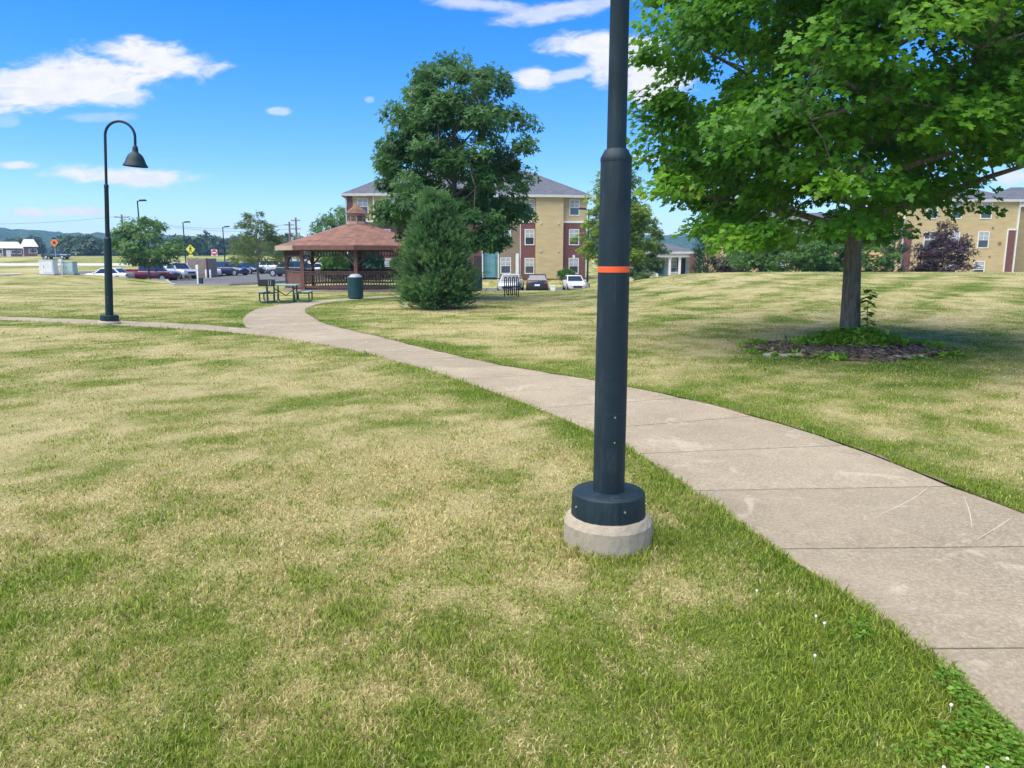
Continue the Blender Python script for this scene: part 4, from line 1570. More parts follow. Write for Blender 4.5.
# ------------------------------------------------------------------ park furniture
def make_picnic():
    x, y = wx(286.5, 26), 26.0
    t = thing('picnic_table', 'square pale green picnic table with dark green tube frame and benches', 'picnic table', (x, y, T(x, y)), .10)
    t.scale = (.80, .82, .82)
    MB().box(-.56, .56, -.58, .58, .725, .765).build('table_top', M['green_top'], t, False, .012)
    for sx_ in (-1, 1):
        b = MB().box(sx_ * .93 - .15, sx_ * .93 + .15, -.58, .58, .44, .475).build('bench_seat', M['green_top'], t, False, .01)
    for sy_ in (-.40, .40):
        fr = MB()
        fr.tube([(-.40, sy_, .72), (-.40, sy_, .12), (-.34, sy_, .035), (.34, sy_, .035), (.40, sy_, .12), (.40, sy_, .72)], .032, 8)
        fr.build('table_frame', M['green_metal'], t)
        for sx_ in (-1, 1):
            o = MB().tube([(sx_ * 1.04, sy_ + .06, .44), (sx_ * 1.04, sy_ + .06, .12), (sx_ * .98, sy_ + .06, .035), (sx_ * .50, sy_ + .06, .035), (sx_ * .44, sy_ + .06, .12), (sx_ * .44, sy_ + .06, .36)], .030, 8)
            o.tube([(sx_ * 1.04, sy_ + .06, .41), (sx_ * .40, sy_ + .06, .41)], .024, 8)
            o.build('bench_frame', M['green_metal'], t)
    MB().tube([(-.38, -.36, .6), (0, 0, .3), (.38, .36, .6)], .022, 6).build('cross_brace', M['green_metal'], t)
    x, y = wx(270, 25.6), 25.4
    g = thing('park_grill', 'black park grill on a single post beside the picnic table', 'grill', (x, y, T(x, y)), .05)
    g.scale = (.88, .88, .90)
    MB().tube([(0, 0, -.1), (0, 0, .66)], .038, 8).build('post', M['green_metal'], g)
    b = MB()
    b.box(-.27, .27, -.22, .22, .66, .69)
    b.box(-.27, .27, .19, .22, .69, .90); b.box(-.27, -.24, -.22, .19, .69, .90); b.box(.24, .27, -.22, .19, .69, .90)
    b.box(-.24, .24, -.22, -.19, .69, .78)
    b.box(-.27, .10, -.222, -.192, .78, .90)
    b.build('firebox', M['black'], g)
    gr = MB()
    for k in range(9):
        gr.tube([(-.24 + .06 * k, -.2, .86), (-.24 + .06 * k, .2, .86)], .006, 5)
    gr.box(.12, .14, -.235, -.225, .70, .88); gr.box(.20, .22, -.235, -.225, .70, .88)
    gr.build('grate', M['galv'], g)


make_picnic()


def trash_can(px, Y, label, w=.275, bag=True):
    x = wx(px, Y)
    t = thing('trash_can', label, 'trash can', (x, Y, T(x, Y)), .12, 'dark green park trash cans')
    b = MB()
    n = 24
    for k in range(n):     # slatted steel drum
        a = 2 * PI * k / n
        d = Vector((math.cos(a), math.sin(a), 0)); s_ = Vector((-d.y, d.x, 0))
        b.beam(d * w + Vector((0, 0, .05)), d * (w + .012) + Vector((0, 0, .78)), .012, .069, tuple(s_))
    b.lathe([(w - .02, .05), (w - .015, .76)], (0, 0, 0), 24, True, False)
    b.build('drum', M['can'], t)
    MB().lathe([(w - .01, .775), (w + .028, .78), (w + .03, .80), (w + .01, .815), (w - .03, .81)], (0, 0, 0), 28, False, False).build('rim', M['can'], t, True)
    MB().lathe([(w * .8, 0), (w * .85, .05)], (0, 0, 0), 20).build('foot_ring', M['black'], t)
    if bag:
        MB().lathe([(w - .03, .79), (w - .02, .835), (w * .8, .87), (w * .62, .925), (w * .3, .945), (.01, .92)], (-.0, 0, 0), 18, False, False, .05).build('bag', M['bag'], t, True)
    return t


trash_can(356, 28.0, 'dark teal trash can with a grey liner bag in front of the gazebo railing')
trash_can(476, 36.5, 'dark green trash can peeping out right of the bushy conifer', .30, False)


def bike_rack():
    Y = 29.6
    x = wx(512.5, Y)
    t = thing('bike_rack', 'small dark wave bike rack standing on the lawn in front of the silver sedan', 'bike rack', (x, Y, T(x, Y)), .25)
    pts = []
    n = 4
    w = .64
    for k in range(n):
        x0 = -w / 2 + w * k / n; x1 = x0 + w / n * .5
        r = (x1 - x0) / 2
        pts.append((x0, 0, .06 if k else 0))
        for q in range(0, 9):
            a = PI - PI * q / 8
            pts.append((x0 + r + r * math.cos(a), 0, .74 + r * math.sin(a)))
        if k < n - 1:
            for q in range(0, 9):
                a = PI + PI * q / 8
                pts.append((x1 + r + r * math.cos(a), 0, .14 + r * math.sin(a)))
        else:
            pts.append((x1, 0, 0))
    MB().tube(pts, .022, 8).build('wave_tube', M['black'], t, True)
    MB().beam((-w / 2 - .05, 0, .40), (w / 2 - .02, 0, .40), .05, .05).build('rail', M['black'], t)
    MB().box(-w / 2 - .06, -w / 2 + .06, -.08, .08, -.03, .012).build('foot_plate', M['galv'], t)


bike_rack()


def cabinet(px, Y, w, h, d, mat, label, door=True):
    x = wx(px, Y); z = T(x, Y)
    t = thing('utility_cabinet', label, 'utility cabinet', (x, Y, z), .06, 'utility cabinets on the lawn')
    MB().box(-w / 2 - .08, w / 2 + .08, -d / 2 - .08, d / 2 + .08, -.25, .05).build('plinth', M['kerb'], t)
    MB().box(-w / 2, w / 2, -d / 2, d / 2, .05, h).build('body', mat, t, False, .02)
    MB().box(-w / 2 - .03, w / 2 + .03, -d / 2 - .03, d / 2 + .03, h, h + .05).build('lid', mat, t, False, .01)
    dr = MB().box(-w * .22, w * .44, -d / 2 - .025, -d / 2 - .002, .18, h - .14).build('door', mat, t, False, .006)
    MB().box(-w * .17, -w * .14, -d / 2 - .06, -d / 2 - .026, h * .5, h * .68).build('handle', M['galv'], dr)
    return t


cabinet(50, 56, 1.02, 1.05, .7, M['cabinet'], 'large white utility cabinet with a framed door on the far lawn')
cabinet(71.5, 57, .74, .92, .7, M['cabinet_green'], 'pale green utility cabinet just right of the larger white one')
x = wx(62.5, 56.4)
t = thing('marker_post', 'short white marker post between the two utility cabinets', 'post', (x, 56.4, T(x, 56.4)))
MB().box(-.07, .07, -.05, .05, -.1, 1.0).build('post', M['white'], t, False, .01)
MB().box(-.13, .13, -.07, .07, 1.0, 1.12).build('cap', M['white'], t, False, .01)
x = wx(553, 54.3)
t = thing('utility_box', 'small white utility box on the lawn between the black and the white sedans', 'utility box', (x, 54.3, T(x, 54.3)))
MB().box(-.17, .17, -.15, .15, -.1, .44).build('body', M['cabinet'], t, False, .02)
MB().box(-.19, .19, -.17, .17, .44, .48).build('lid', M['cabinet'], t, False, .01)

# ------------------------------------------------------------------ cars
PAINT = {k: make_paint(k, c) for k, c in dict(white=(.72, .73, .74), silver=(.46, .48, .50), maroon=(.17, .014, .035), navy=(.014, .028, .085),
                                             bluegrey=(.030, .046, .062), black=(.014, .015, .018), dkgreen=(.03, .045, .05)).items()}


def car(label, loc, heading, paint, style='sedan', group='parked cars', scale=1.0):
    """x forward; wheels, glass, lights and plates are parts"""
    L, W, H = dict(sedan=(4.6, 1.78, 1.43), suv=(4.55, 1.84, 1.68), pickup=(5.5, 1.95, 1.82))[style]
    nm = dict(sedan='parked_car', suv='parked_suv', pickup='parked_pickup')[style]
    t = thing(nm, label, dict(sedan='car', suv='car', pickup='pickup truck')[style], (loc[0], loc[1], T(*loc) + .03), heading, group)
    t.scale = (scale,) * 3
    w = W / 2
    if style == 'sedan':
        st = [(-.5, .42, .78, .80), (-.485, .26, .92, .92), (-.40, .22, .98, .98), (-.25, .20, .95, 1), (0, .20, .92, 1), (.2, .20, .92, 1), (.3, .20, .90, .99), (.42, .22, .80, .95), (.485, .25, .68, .86), (.5, .40, .58, .74)]
        cab = dict(b=(-.37 * L, .21 * L), tp=(-.24 * L, .045 * L), zb=.90, wt=.76)
        wheel_x, wr = (-.30 * L, .31 * L), .33
    elif style == 'suv':
        st = [(-.5, .45, .95, .86), (-.49, .30, 1.08, .95), (-.4, .26, 1.08, 1), (0, .25, 1.06, 1), (.2, .25, 1.05, 1), (.3, .25, 1.02, .98), (.43, .27, .95, .93), (.485, .30, .82, .86), (.5, .42, .72, .76)]
        cab = dict(b=(-.485 * L, .23 * L), tp=(-.42 * L, .08 * L), zb=1.03, wt=.80)
        wheel_x, wr = (-.29 * L, .31 * L), .36
    else:
        st = [(-.5, .55, 1.0, .90), (-.495, .45, 1.12, .96), (-.3, .42, 1.14, 1), (0, .40, 1.14, 1), (.15, .40, 1.12, 1), (.28, .40, 1.10, .99), (.44, .42, 1.04, .95), (.49, .44, .92, .88), (.5, .5, .75, .82)]
        cab = dict(b=(-.13 * L, .235 * L), tp=(-.10 * L, .11 * L), zb=1.10, wt=.80)
        wheel_x, wr = (-.30 * L, .33 * L), .40
    rings = []
    for (fx, zl, zt, fw) in st:
        ww = w * fw
        x_ = fx * L
        rings.append([(x_, -ww * .86, zl), (x_, ww * .86, zl), (x_, ww * .97, zl + .12), (x_, ww, zl + (zt - zl) * .55), (x_, ww * .96, zt - .10), (x_, ww * .84, zt), (x_, -ww * .84, zt), (x_, -ww * .96, zt - .10), (x_, -ww, zl + (zt - zl) * .55), (x_, -ww * .97, zl + .12)])
    MB().loft(rings).build('body', paint, t, True)
    b0, b1 = cab['b']; t0, t1 = cab['tp']; zb = cab['zb']; wb = w * .90; wt = w * cab['wt']
    def ring(x0, x1, ww, z): return [(x0, -ww, z), (x1, -ww, z), (x1, ww, z), (x0, ww, z)]
    cm = MB().loft([ring(b0, b1, wb, zb - .02), ring(t0, t1, wt, H - .05), ring(t0 + .12, t1 - .12, wt * .86, H)])
    cb = cm.build('cabin', paint, t, True)
    # glazing patches a centimetre proud of the cabin shell
    def P(u, v, side):   # u 0..1 rear-front, v 0..1 up
        x_ = (b0 + (b1 - b0) * u) * (1 - v) + (t0 + (t1 - t0) * u) * v
        y_ = wb * (1 - v) + wt * v + .012
        return (x_, side * y_, zb - .02 + (H - .05 - zb + .02) * v)
    nwin = 3 if style == 'suv' else 2
    for side in (-1, 1):
        for k in range(nwin):
            u0 = .06 + .88 * k / nwin + .015; u1 = .06 + .88 * (k + 1) / nwin - .015
            q = [P(u0, .12, side), P(u1, .12, side), P(u1, .92, side), P(u0, .92, side)]
            MB().add(q, [(0, 1, 2, 3)]).build('side_window', M['car_glass'], t)
    def Fp(u, v, front):
        xx = (b1 if front else b0) * (1 - v) + (t1 if front else t0) * v + (.012 if front else -.012)
        y_ = (wb * (1 - v) + wt * v) * u
        return (xx, y_, zb - .02 + (H - .05 - zb + .02) * v + .008)
    MB().add([Fp(-.9, .08, 1), Fp(.9, .08, 1), Fp(.9, .95, 1), Fp(-.9, .95, 1)], [(0, 1, 2, 3)]).build('windshield', M['car_glass'], t)
    MB().add([Fp(-.88, .12, 0), Fp(.88, .12, 0), Fp(.88, .92, 0), Fp(-.88, .92, 0)], [(0, 1, 2, 3)]).build('rear_window', M['car_glass'], t)
    if style == 'pickup':   # open load bed: dark liner on the bed with raised side rails
        MB().box(-.485 * L, -.15 * L, -w * .78, w * .78, 1.13, 1.155).build('bed_liner', M['black'], t)
        rl = MB()
        for s_ in (-1, 1):
            rl.box(-.49 * L, -.14 * L, s_ * w * .88 - .05, s_ * w * .88 + .05, 1.12, 1.26)
        rl.box(-.495 * L, -.475 * L, -w * .86, w * .86, 1.10, 1.25)
        rl.build('bed_rail', paint, t)
    for sx_ in wheel_x:
        for s_ in (-1, 1):
            ww = MB()
            y0 = s_ * (w * .99 - .2); y1 = s_ * (w * .99 + .012)
            ring_ = []
            for (yy, rr) in ((y0, wr * .8), (y0, wr), (y1, wr), (y1 + s_ * .004, wr * .70)):
                ring_.append([(sx_ + rr * math.cos(2 * PI * k / 22), yy, wr + rr * math.sin(2 * PI * k / 22)) for k in range(22)])
            ww.loft(ring_)
            wo = ww.build('wheel', M['tyre'], t, True)
            rm = MB()
            rm.loft([[(sx_ + rr * math.cos(2 * PI * k / 20), yy, wr + rr * math.sin(2 * PI * k / 20)) for k in range(20)] for (yy, rr) in ((y1 + s_ * .0, wr * .66), (y1 + s_ * .012, wr * .62), (y1 + s_ * .006, wr * .18))])
            rm.build('rim', M['rim'], wo, True)
            MB().loft([[(sx_ + rr * math.cos(PI * k / 14), yy, wr + rr * math.sin(PI * k / 14)) for k in range(15)] + [(sx_ + r2 * math.cos(PI * k / 14), yy, wr + r2 * math.sin(PI * k / 14)) for k in range(14, -1, -1)]
                       for rr, r2, yy in ((wr * 1.16, wr * 1.02, s_ * (w * .90)), (wr * 1.16, wr * 1.02, s_ * (w * .99 + .006)))]).build('wheel_arch', M['black'], t)
    zf = dict(sedan=.62, suv=.80, pickup=.92)[style]
    for s_ in (-1, 1):
        MB().box(.455 * L, .494 * L, s_ * w * .68 - .16, s_ * w * .68 + .16, zf - .06, zf + .08).build('headlight', M['headlight'], t, False, .02)
        MB().box(-.497 * L, -.470 * L, s_ * w * .74 - .17, s_ * w * .74 + .17, zf + .05, zf + .22).build('taillight', M['taillight'], t, False, .02)
        MB().box(b1 - .25, b1 - .13, s_ * (w + .05) - .08, s_ * (w + .05) + .08, zb + .0, zb + .13).build('mirror', paint, t, False, .02)
    MB().box(.488 * L, .504 * L, -.42, .42, zf - .28, zf - .10).build('grille', M['black'], t, False, .01)
    MB().box(-.506 * L, -.496 * L, -.20, .20, zf - .08, zf + .06).build('licence_plate', M['white'], t)
    return t


def lot(px, Y, *a, **k):
    return (wx(px, Y), Y)


R = math.radians
car('white sedan mostly hidden by the lawn crest left of the maroon pickup', lot(107, 71), R(180), PAINT['white'], 'sedan')
car('maroon pickup parked behind the small round tree', lot(150, 73), R(-6), PAINT['maroon'], 'pickup')
car('silver white pickup parked right of the maroon pickup', lot(177, 84), R(-34), PAINT['silver'], 'pickup')
car('white sedan between the silver pickup and the wooden screen', lot(200, 88), R(-150), PAINT['white'], 'sedan')
car('white sedan between the wooden screen and the dark blue car', lot(217, 92), R(-28), PAINT['white'], 'sedan')
car('dark blue car with bright tail lamps right of the wooden screen', lot(231, 90), R(-24), PAINT['navy'], 'suv')
car('black sedan right of the dark blue car', lot(250, 96), R(-40), PAINT['black'], 'sedan')
car('white car half hidden by the pine trunk', lot(267, 100), R(-60), PAINT['white'], 'sedan')
car('white suv behind the dark blue grey suv', lot(277, 97), R(0), PAINT['white'], 'suv')
car('dark blue grey suv parked left of the gazebo posts', lot(288.5, 83), R(172), PAINT['bluegrey'], 'suv')
car('white sedan seen through the gazebo next to the dark blue grey suv', lot(311, 88), R(195), PAINT['white'], 'sedan')
car('silver sedan seen through the gazebo beside the bright green bush', lot(320, 92), R(205), PAINT['silver'], 'sedan')
car('white sedan farthest back behind the pickups', lot(163, 95), R(-20), PAINT['white'], 'suv')
car('silver sedan with its front to the lawn behind the bike rack', (wx(511, 60.5), 61), R(-97), PAINT['silver'], 'sedan')
car('black sedan showing its tail lamps and plate in front of the apartments', (wx(537.5, 60.5), 61), R(88), PAINT['black'], 'sedan')
car('white sedan facing the lawn right of the white utility box', (wx(574.5, 61), 61.5), R(-86), PAINT['white'], 'sedan', 'parked cars', .86)
car('dark pickup on the road beyond the utility cabinets', (wx(57, 163), 163), R(0), PAINT['bluegrey'], 'pickup', 'parked cars')

# ------------------------------------------------------------------ poles, signs, screen
def lot_lamp(px, Y, top_py, label, arm=1):
    x = wx(px, Y); z = T(x, Y)
    h = CAMH + (256 - top_py) * Y / F - z
    t = thing('street_light', label, 'street light', (x, Y, z), 0, 'tall shoebox lights of the car park')
    MB().lathe([(.22, 0), (.22, .5), (.2, .52)], (0, 0, 0), 14).build('footing', M['kerb'], t)
    MB().lathe([(.085, .5), (.06, h)], (0, 0, 0), 10).build('pole', M['pole_far'], t, True)
    MB().beam((0, 0, h - .08), (arm * .3, 0, h), .06, .06).build('arm', M['pole_far'], t)
    hd = MB().prism_y([(arm * .2, h - .05), (arm * .85, h - .02), (arm * .80, h + .12), (arm * .25, h + .10)], -.2, .2)
    hd.build('lamp_head', M['pole_far'], t, False, .02)
    return t


lot_lamp(143.5, 74, 203, 'tall dark car park light rising out of the small round tree')
lot_lamp(186.5, 90, 223.5, 'dark car park light above the silver pickup')
lot_lamp(225.5, 96, 228, 'dark car park light above the dark blue car', 1)
lot_lamp(44, 120, 238, 'dark post light left of the orange sign by the road', -1)
lot_lamp(587.5, 64, 211, 'slim grey pole light at the right end of the brick apartment wall', -1)


def utility_pole(px, Y, top_py, label, arms=2, arm=.75):
    x = wx(px, Y); z = T(x, Y)
    h = CAMH + (256 - top_py) * Y / F - z
    t = thing('utility_pole', label, 'utility pole', (x, Y, z), 0, 'wooden utility poles far behind the car park')
    MB().lathe([(.20, -.3), (.14, h)], (0, 0, 0), 10).build('pole', M['wood_pole'], t, True)
    for k in range(arms):
        zz = h - .5 - 1.3 * k
        ca = MB().beam((-arm, -.16, zz), (arm, -.16, zz), .10, .12).build('crossarm', M['wood_pole'], t)
        ins = MB()
        for q in (-arm * .9, -arm * .5, arm * .5, arm * .9):
            ins.lathe([(.05, zz + .08), (.08, zz + .16), (.04, zz + .24)], (q, -.16, 0), 8)
        ins.build('insulator', M['galv'], ca)
    MB().lathe([(.2, h - 3.2), (.22, h - 3.1), (.22, h - 2.4), (.18, h - 2.35)], (.36, 0, 0), 12).build('transformer', M['galv'], t)
    return (x, Y, z + h)


p1 = utility_pole(291.5, 118, 223, 'grey wooden utility pole left of its taller neighbour above the gazebo eave', 2)
p2 = utility_pole(298, 122, 219, 'tallest wooden utility pole above the gazebo eave', 2)
p3 = utility_pole(126, 135, 216, 'wooden utility pole with a wide crossarm behind the far lamp post', 1, 1.25)
for q, (a, b) in enumerate((((p3[0], p3[1], p3[2] - .35), (p1[0], p1[1], p1[2] - .4)), ((p3[0] - 1.1, p3[1], p3[2] - .4), (p2[0], p2[1], p2[2] - 1.7)), ((p3[0] - .6, p3[1], p3[2] - .35), (p3[0] - 62, p3[1] + 20, p3[2] + .4)))):
    pts = []
    for k in range(15):
        s_ = k / 14
        p = Vector(a).lerp(Vector(b), s_)
        p.z -= 4 * 1.3 * s_ * (1 - s_)
        pts.append(p)
    tag(MB().tube(pts, .022, 5).build('power_line', M['black'], None), ['thin sagging wire strung to the shorter pole by the gazebo', 'thin sagging wire strung to the tallest pole by the gazebo', 'thin wire running off past the left border'][q], 'wire', 'overhead wires')


def sign(px, Y, py, label, kind):
    x = wx(px, Y); z = T(x, Y)
    h = CAMH + (256 - py) * Y / F - z
    t = thing('road_sign', label, 'sign', (x, Y, z))
    MB().box(-.035, .035, -.02, .02, -.2, h + .25).build('post', M['galv'], t)
    if kind == 'yellow':
        s_ = .62
        pl = MB().prism_y([(0, h - s_), (s_, h), (0, h + s_), (-s_, h)], -.045, -.03).build('sign_face', M['sign_yellow'], t)
        # walking figure
        f = MB()
        f.lathe([(.0005, h + .28), (.06, h + .30), (.075, h + .35), (.05, h + .41), (.0005, h + .42)], (0, -.05, 0), 10)
        f.beam((0, -.05, h + .26), (.0, -.05, h - .02), .03, .13, (1, 0, 0))
        f.beam((0, -.05, h), (-.16, -.05, h - .32), .03, .075, (1, 0, 0)); f.beam((0, -.05, h), (.16, -.05, h - .32), .03, .075, (1, 0, 0))
        f.beam((0, -.05, h + .22), (-.2, -.05, h + .04), .03, .05, (1, 0, 0)); f.beam((0, -.05, h + .22), (.2, -.05, h + .06), .03, .05, (1, 0, 0))
        f.build('walking_figure', M['black'], pl)
        MB().box(-.3, .3, -.045, -.03, h - .98, h - .68).build('plaque', M['sign_yellow'], t)
    elif kind == 'red':
        pl = MB().box(-.42, .42, -.04, -.03, h - .42, h + .42).build('backing', M['white'], t)
        n = 24
        MB().prism_y([(.40 * math.cos(2 * PI * k / n), h + .40 * math.sin(2 * PI * k / n)) for k in range(n)], -.052, -.042).build('red_disc', M['sign_red'], t)
        MB().box(-.29, .29, -.062, -.054, h - .075, h + .075).build('white_bar', M['white'], t)
    else:
        s_ = .60
        pl = MB().prism_y([(0, h - s_), (s_, h), (0, h + s_), (-s_, h)], -.045, -.03).build('sign_face', M['sign_orange'], t)
        MB().prism_y([(-.17, h - .24), (.17, h - .24), (.26, h), (.1, h + .22), (-.18, h + .2), (-.25, h)], -.06, -.047).build('symbol', plain('dark_red_symbol', (.16, .015, .012), .6), pl)
        MB().prism_y([(-.28, h + .48), (.28, h + .48), (.22, h + .76), (-.22, h + .76)], -.07, -.05).build('flag', M['black'], t)
    return t


sign(192, 98, 249.5, 'yellow diamond pedestrian crossing sign above the wooden screen', 'yellow')
sign(215.5, 104, 252.8, 'red and white no entry sign left of the car park', 'red')
sign(57, 110, 243, 'orange diamond road work sign with a black flag by the road', 'orange')


def screen_fence():
    Y = 86
    x0, x1 = wx(188, Y), wx(207.5, Y)
    z = T((x0 + x1) / 2, Y)
    t = thing('wooden_screen', 'grey brown board screen round a bin enclosure in the car park', 'fence', ((x0 + x1) / 2, Y, z), -.15)
    w = (x1 - x0) / 2
    h = CAMH + (256 - 258.5) * Y / F - z
    b = MB()
    n = 15
    for k in range(n):
        xa = -w + 2 * w * k / n
        b.box(xa + .006, xa + 2 * w / n - .006, -.03 - .004 * (k % 2), 0, .08, h - .03 * ((k * 7) % 3) * .3)
    b.box(w - .03, w, .02, 2.2, .08, h); b.box(-w, -w + .03, .02, 2.2, .08, h)
    b.build('board_panel', M['wood_grey'], t)
    for xx in (-w, 0, w):
        MB().box(xx - .07, xx + .07, .0, .14, 0, h + .05).build('post', M['wood_dark'], t)
    for k, (px, hh) in enumerate(((206, 1.0), (210.2, .95))):
        x = wx(px, Y - 1.5)
        bt = thing('bollard', ['white bollard in front of the wooden screen corner', 'white bollard just right of the wooden screen'][k], 'bollard', (x, Y - 1.5, T(x, Y - 1.5)), 0, 'white bollards by the wooden screen')
        MB().lathe([(.09, -.1), (.09, hh - .08), (.07, hh - .02), (.02, hh)], (0, 0, 0), 14).build('pipe', M['white'], bt, True)
        MB().lathe([(.13, 0), (.12, .05)], (0, 0, 0), 14).build('collar', M['kerb'], bt)
    x, Yp = wx(198, 57), 57
    st = thing('notice_post', 'white notice post with a dark green bin at its foot at the car park edge', 'post', (x, Yp, T(x, Yp)))
    MB().box(-.06, .06, -.05, .05, -.1, 1.55).build('post', M['white'], st, False, .01)
    MB().box(-.10, .10, -.065, -.052, 1.2, 1.52).build('notice', M['cabinet'], st)
    MB().box(.08, .34, -.16, .16, -.05, .52).build('bin', M['can'], st, False, .03)
    MB().box(.07, .35, -.17, .17, .52, .56).build('bin_lid', M['black'], st, False, .01)


screen_fence()

# ------------------------------------------------------------------ buildings
def window(parent, x, z0, w, h, y, glass='glass', grid=True, arch=False):
    f = MB()
    e = .09
    f.box(x - w / 2 - e, x + w / 2 + e, y - .06, y + .02, z0 - e, z0)
    f.box(x - w / 2 - e, x + w / 2 + e, y - .06, y + .02, z0 + h, z0 + h + e)
    f.box(x - w / 2 - e, x - w / 2, y - .058, y + .02, z0, z0 + h)
    f.box(x + w / 2, x + w / 2 + e, y - .058, y + .02, z0, z0 + h)
    f.box(x - w / 2, x + w / 2, y - .05, y + .02, z0 + h * .48, z0 + h * .53)
    if grid:
        f.box(x - .02, x + .02, y - .042, y + .01, z0 + h * .53, z0 + h)
        f.box(x - w / 2, x - .02, y - .040, y + .01, z0 + h * .75, z0 + h * .78)
        f.box(x + .02, x + w / 2, y - .040, y + .01, z0 + h * .75, z0 + h * .78)
    if arch:
        f.box(x - .12, x + .12, y - .08, y, z0 + h + e, z0 + h + e + .3)
    wo = f.build('window', M['trim'], parent)
    MB().box(x - w / 2, x + w / 2, y - .02, y - .008, z0, z0 + h).build('pane', M[glass], wo)
    if grid:
        MB().box(x - w / 2 + .02, x + w / 2 - .02, y - .028, y - .022, z0 + h * .56, z0 + h * .98).build('blind', plain('window_blind', (.42, .44, .44), .7), wo)
    return wo


def hip_roof(parent, x0, x1, y0, y1, z, h, mat, ov=.5, inset=None, name='roof'):
    iy = (y1 - y0) / 2
    ins = inset if inset is not None else iy
    r = MB()
    vs = [(x0 - ov, y0 - ov, z), (x1 + ov, y0 - ov, z), (x1 + ov, y1 + ov, z), (x0 - ov, y1 + ov, z), (x0 - ov + ins, y0 + iy, z + h), (x1 + ov - ins, y0 + iy, z + h)]
    r.add(vs, [(0, 1, 5, 4), (1, 2, 5), (2, 3, 4, 5), (3, 0, 4), (3, 2, 1, 0)])
    o = r.build(name, mat, parent)
    f = MB()
    f.box(x0 - ov, x1 + ov, y0 - ov - .04, y0 - ov - .003, z - .22, z + .02)
    f.box(x0 - ov - .04, x0 - ov - .003, y0 - ov, y1 + ov, z - .22, z + .02)
    f.box(x1 + ov + .003, x1 + ov + .04, y0 - ov, y1 + ov, z - .22, z + .02)
    f.box(x0 - ov + .01, x1 + ov - .01, y0 - ov + .01, y0 - .004, z - .08, z - .02)
    f.build('fascia', M['trim_grey'], parent)
    return o


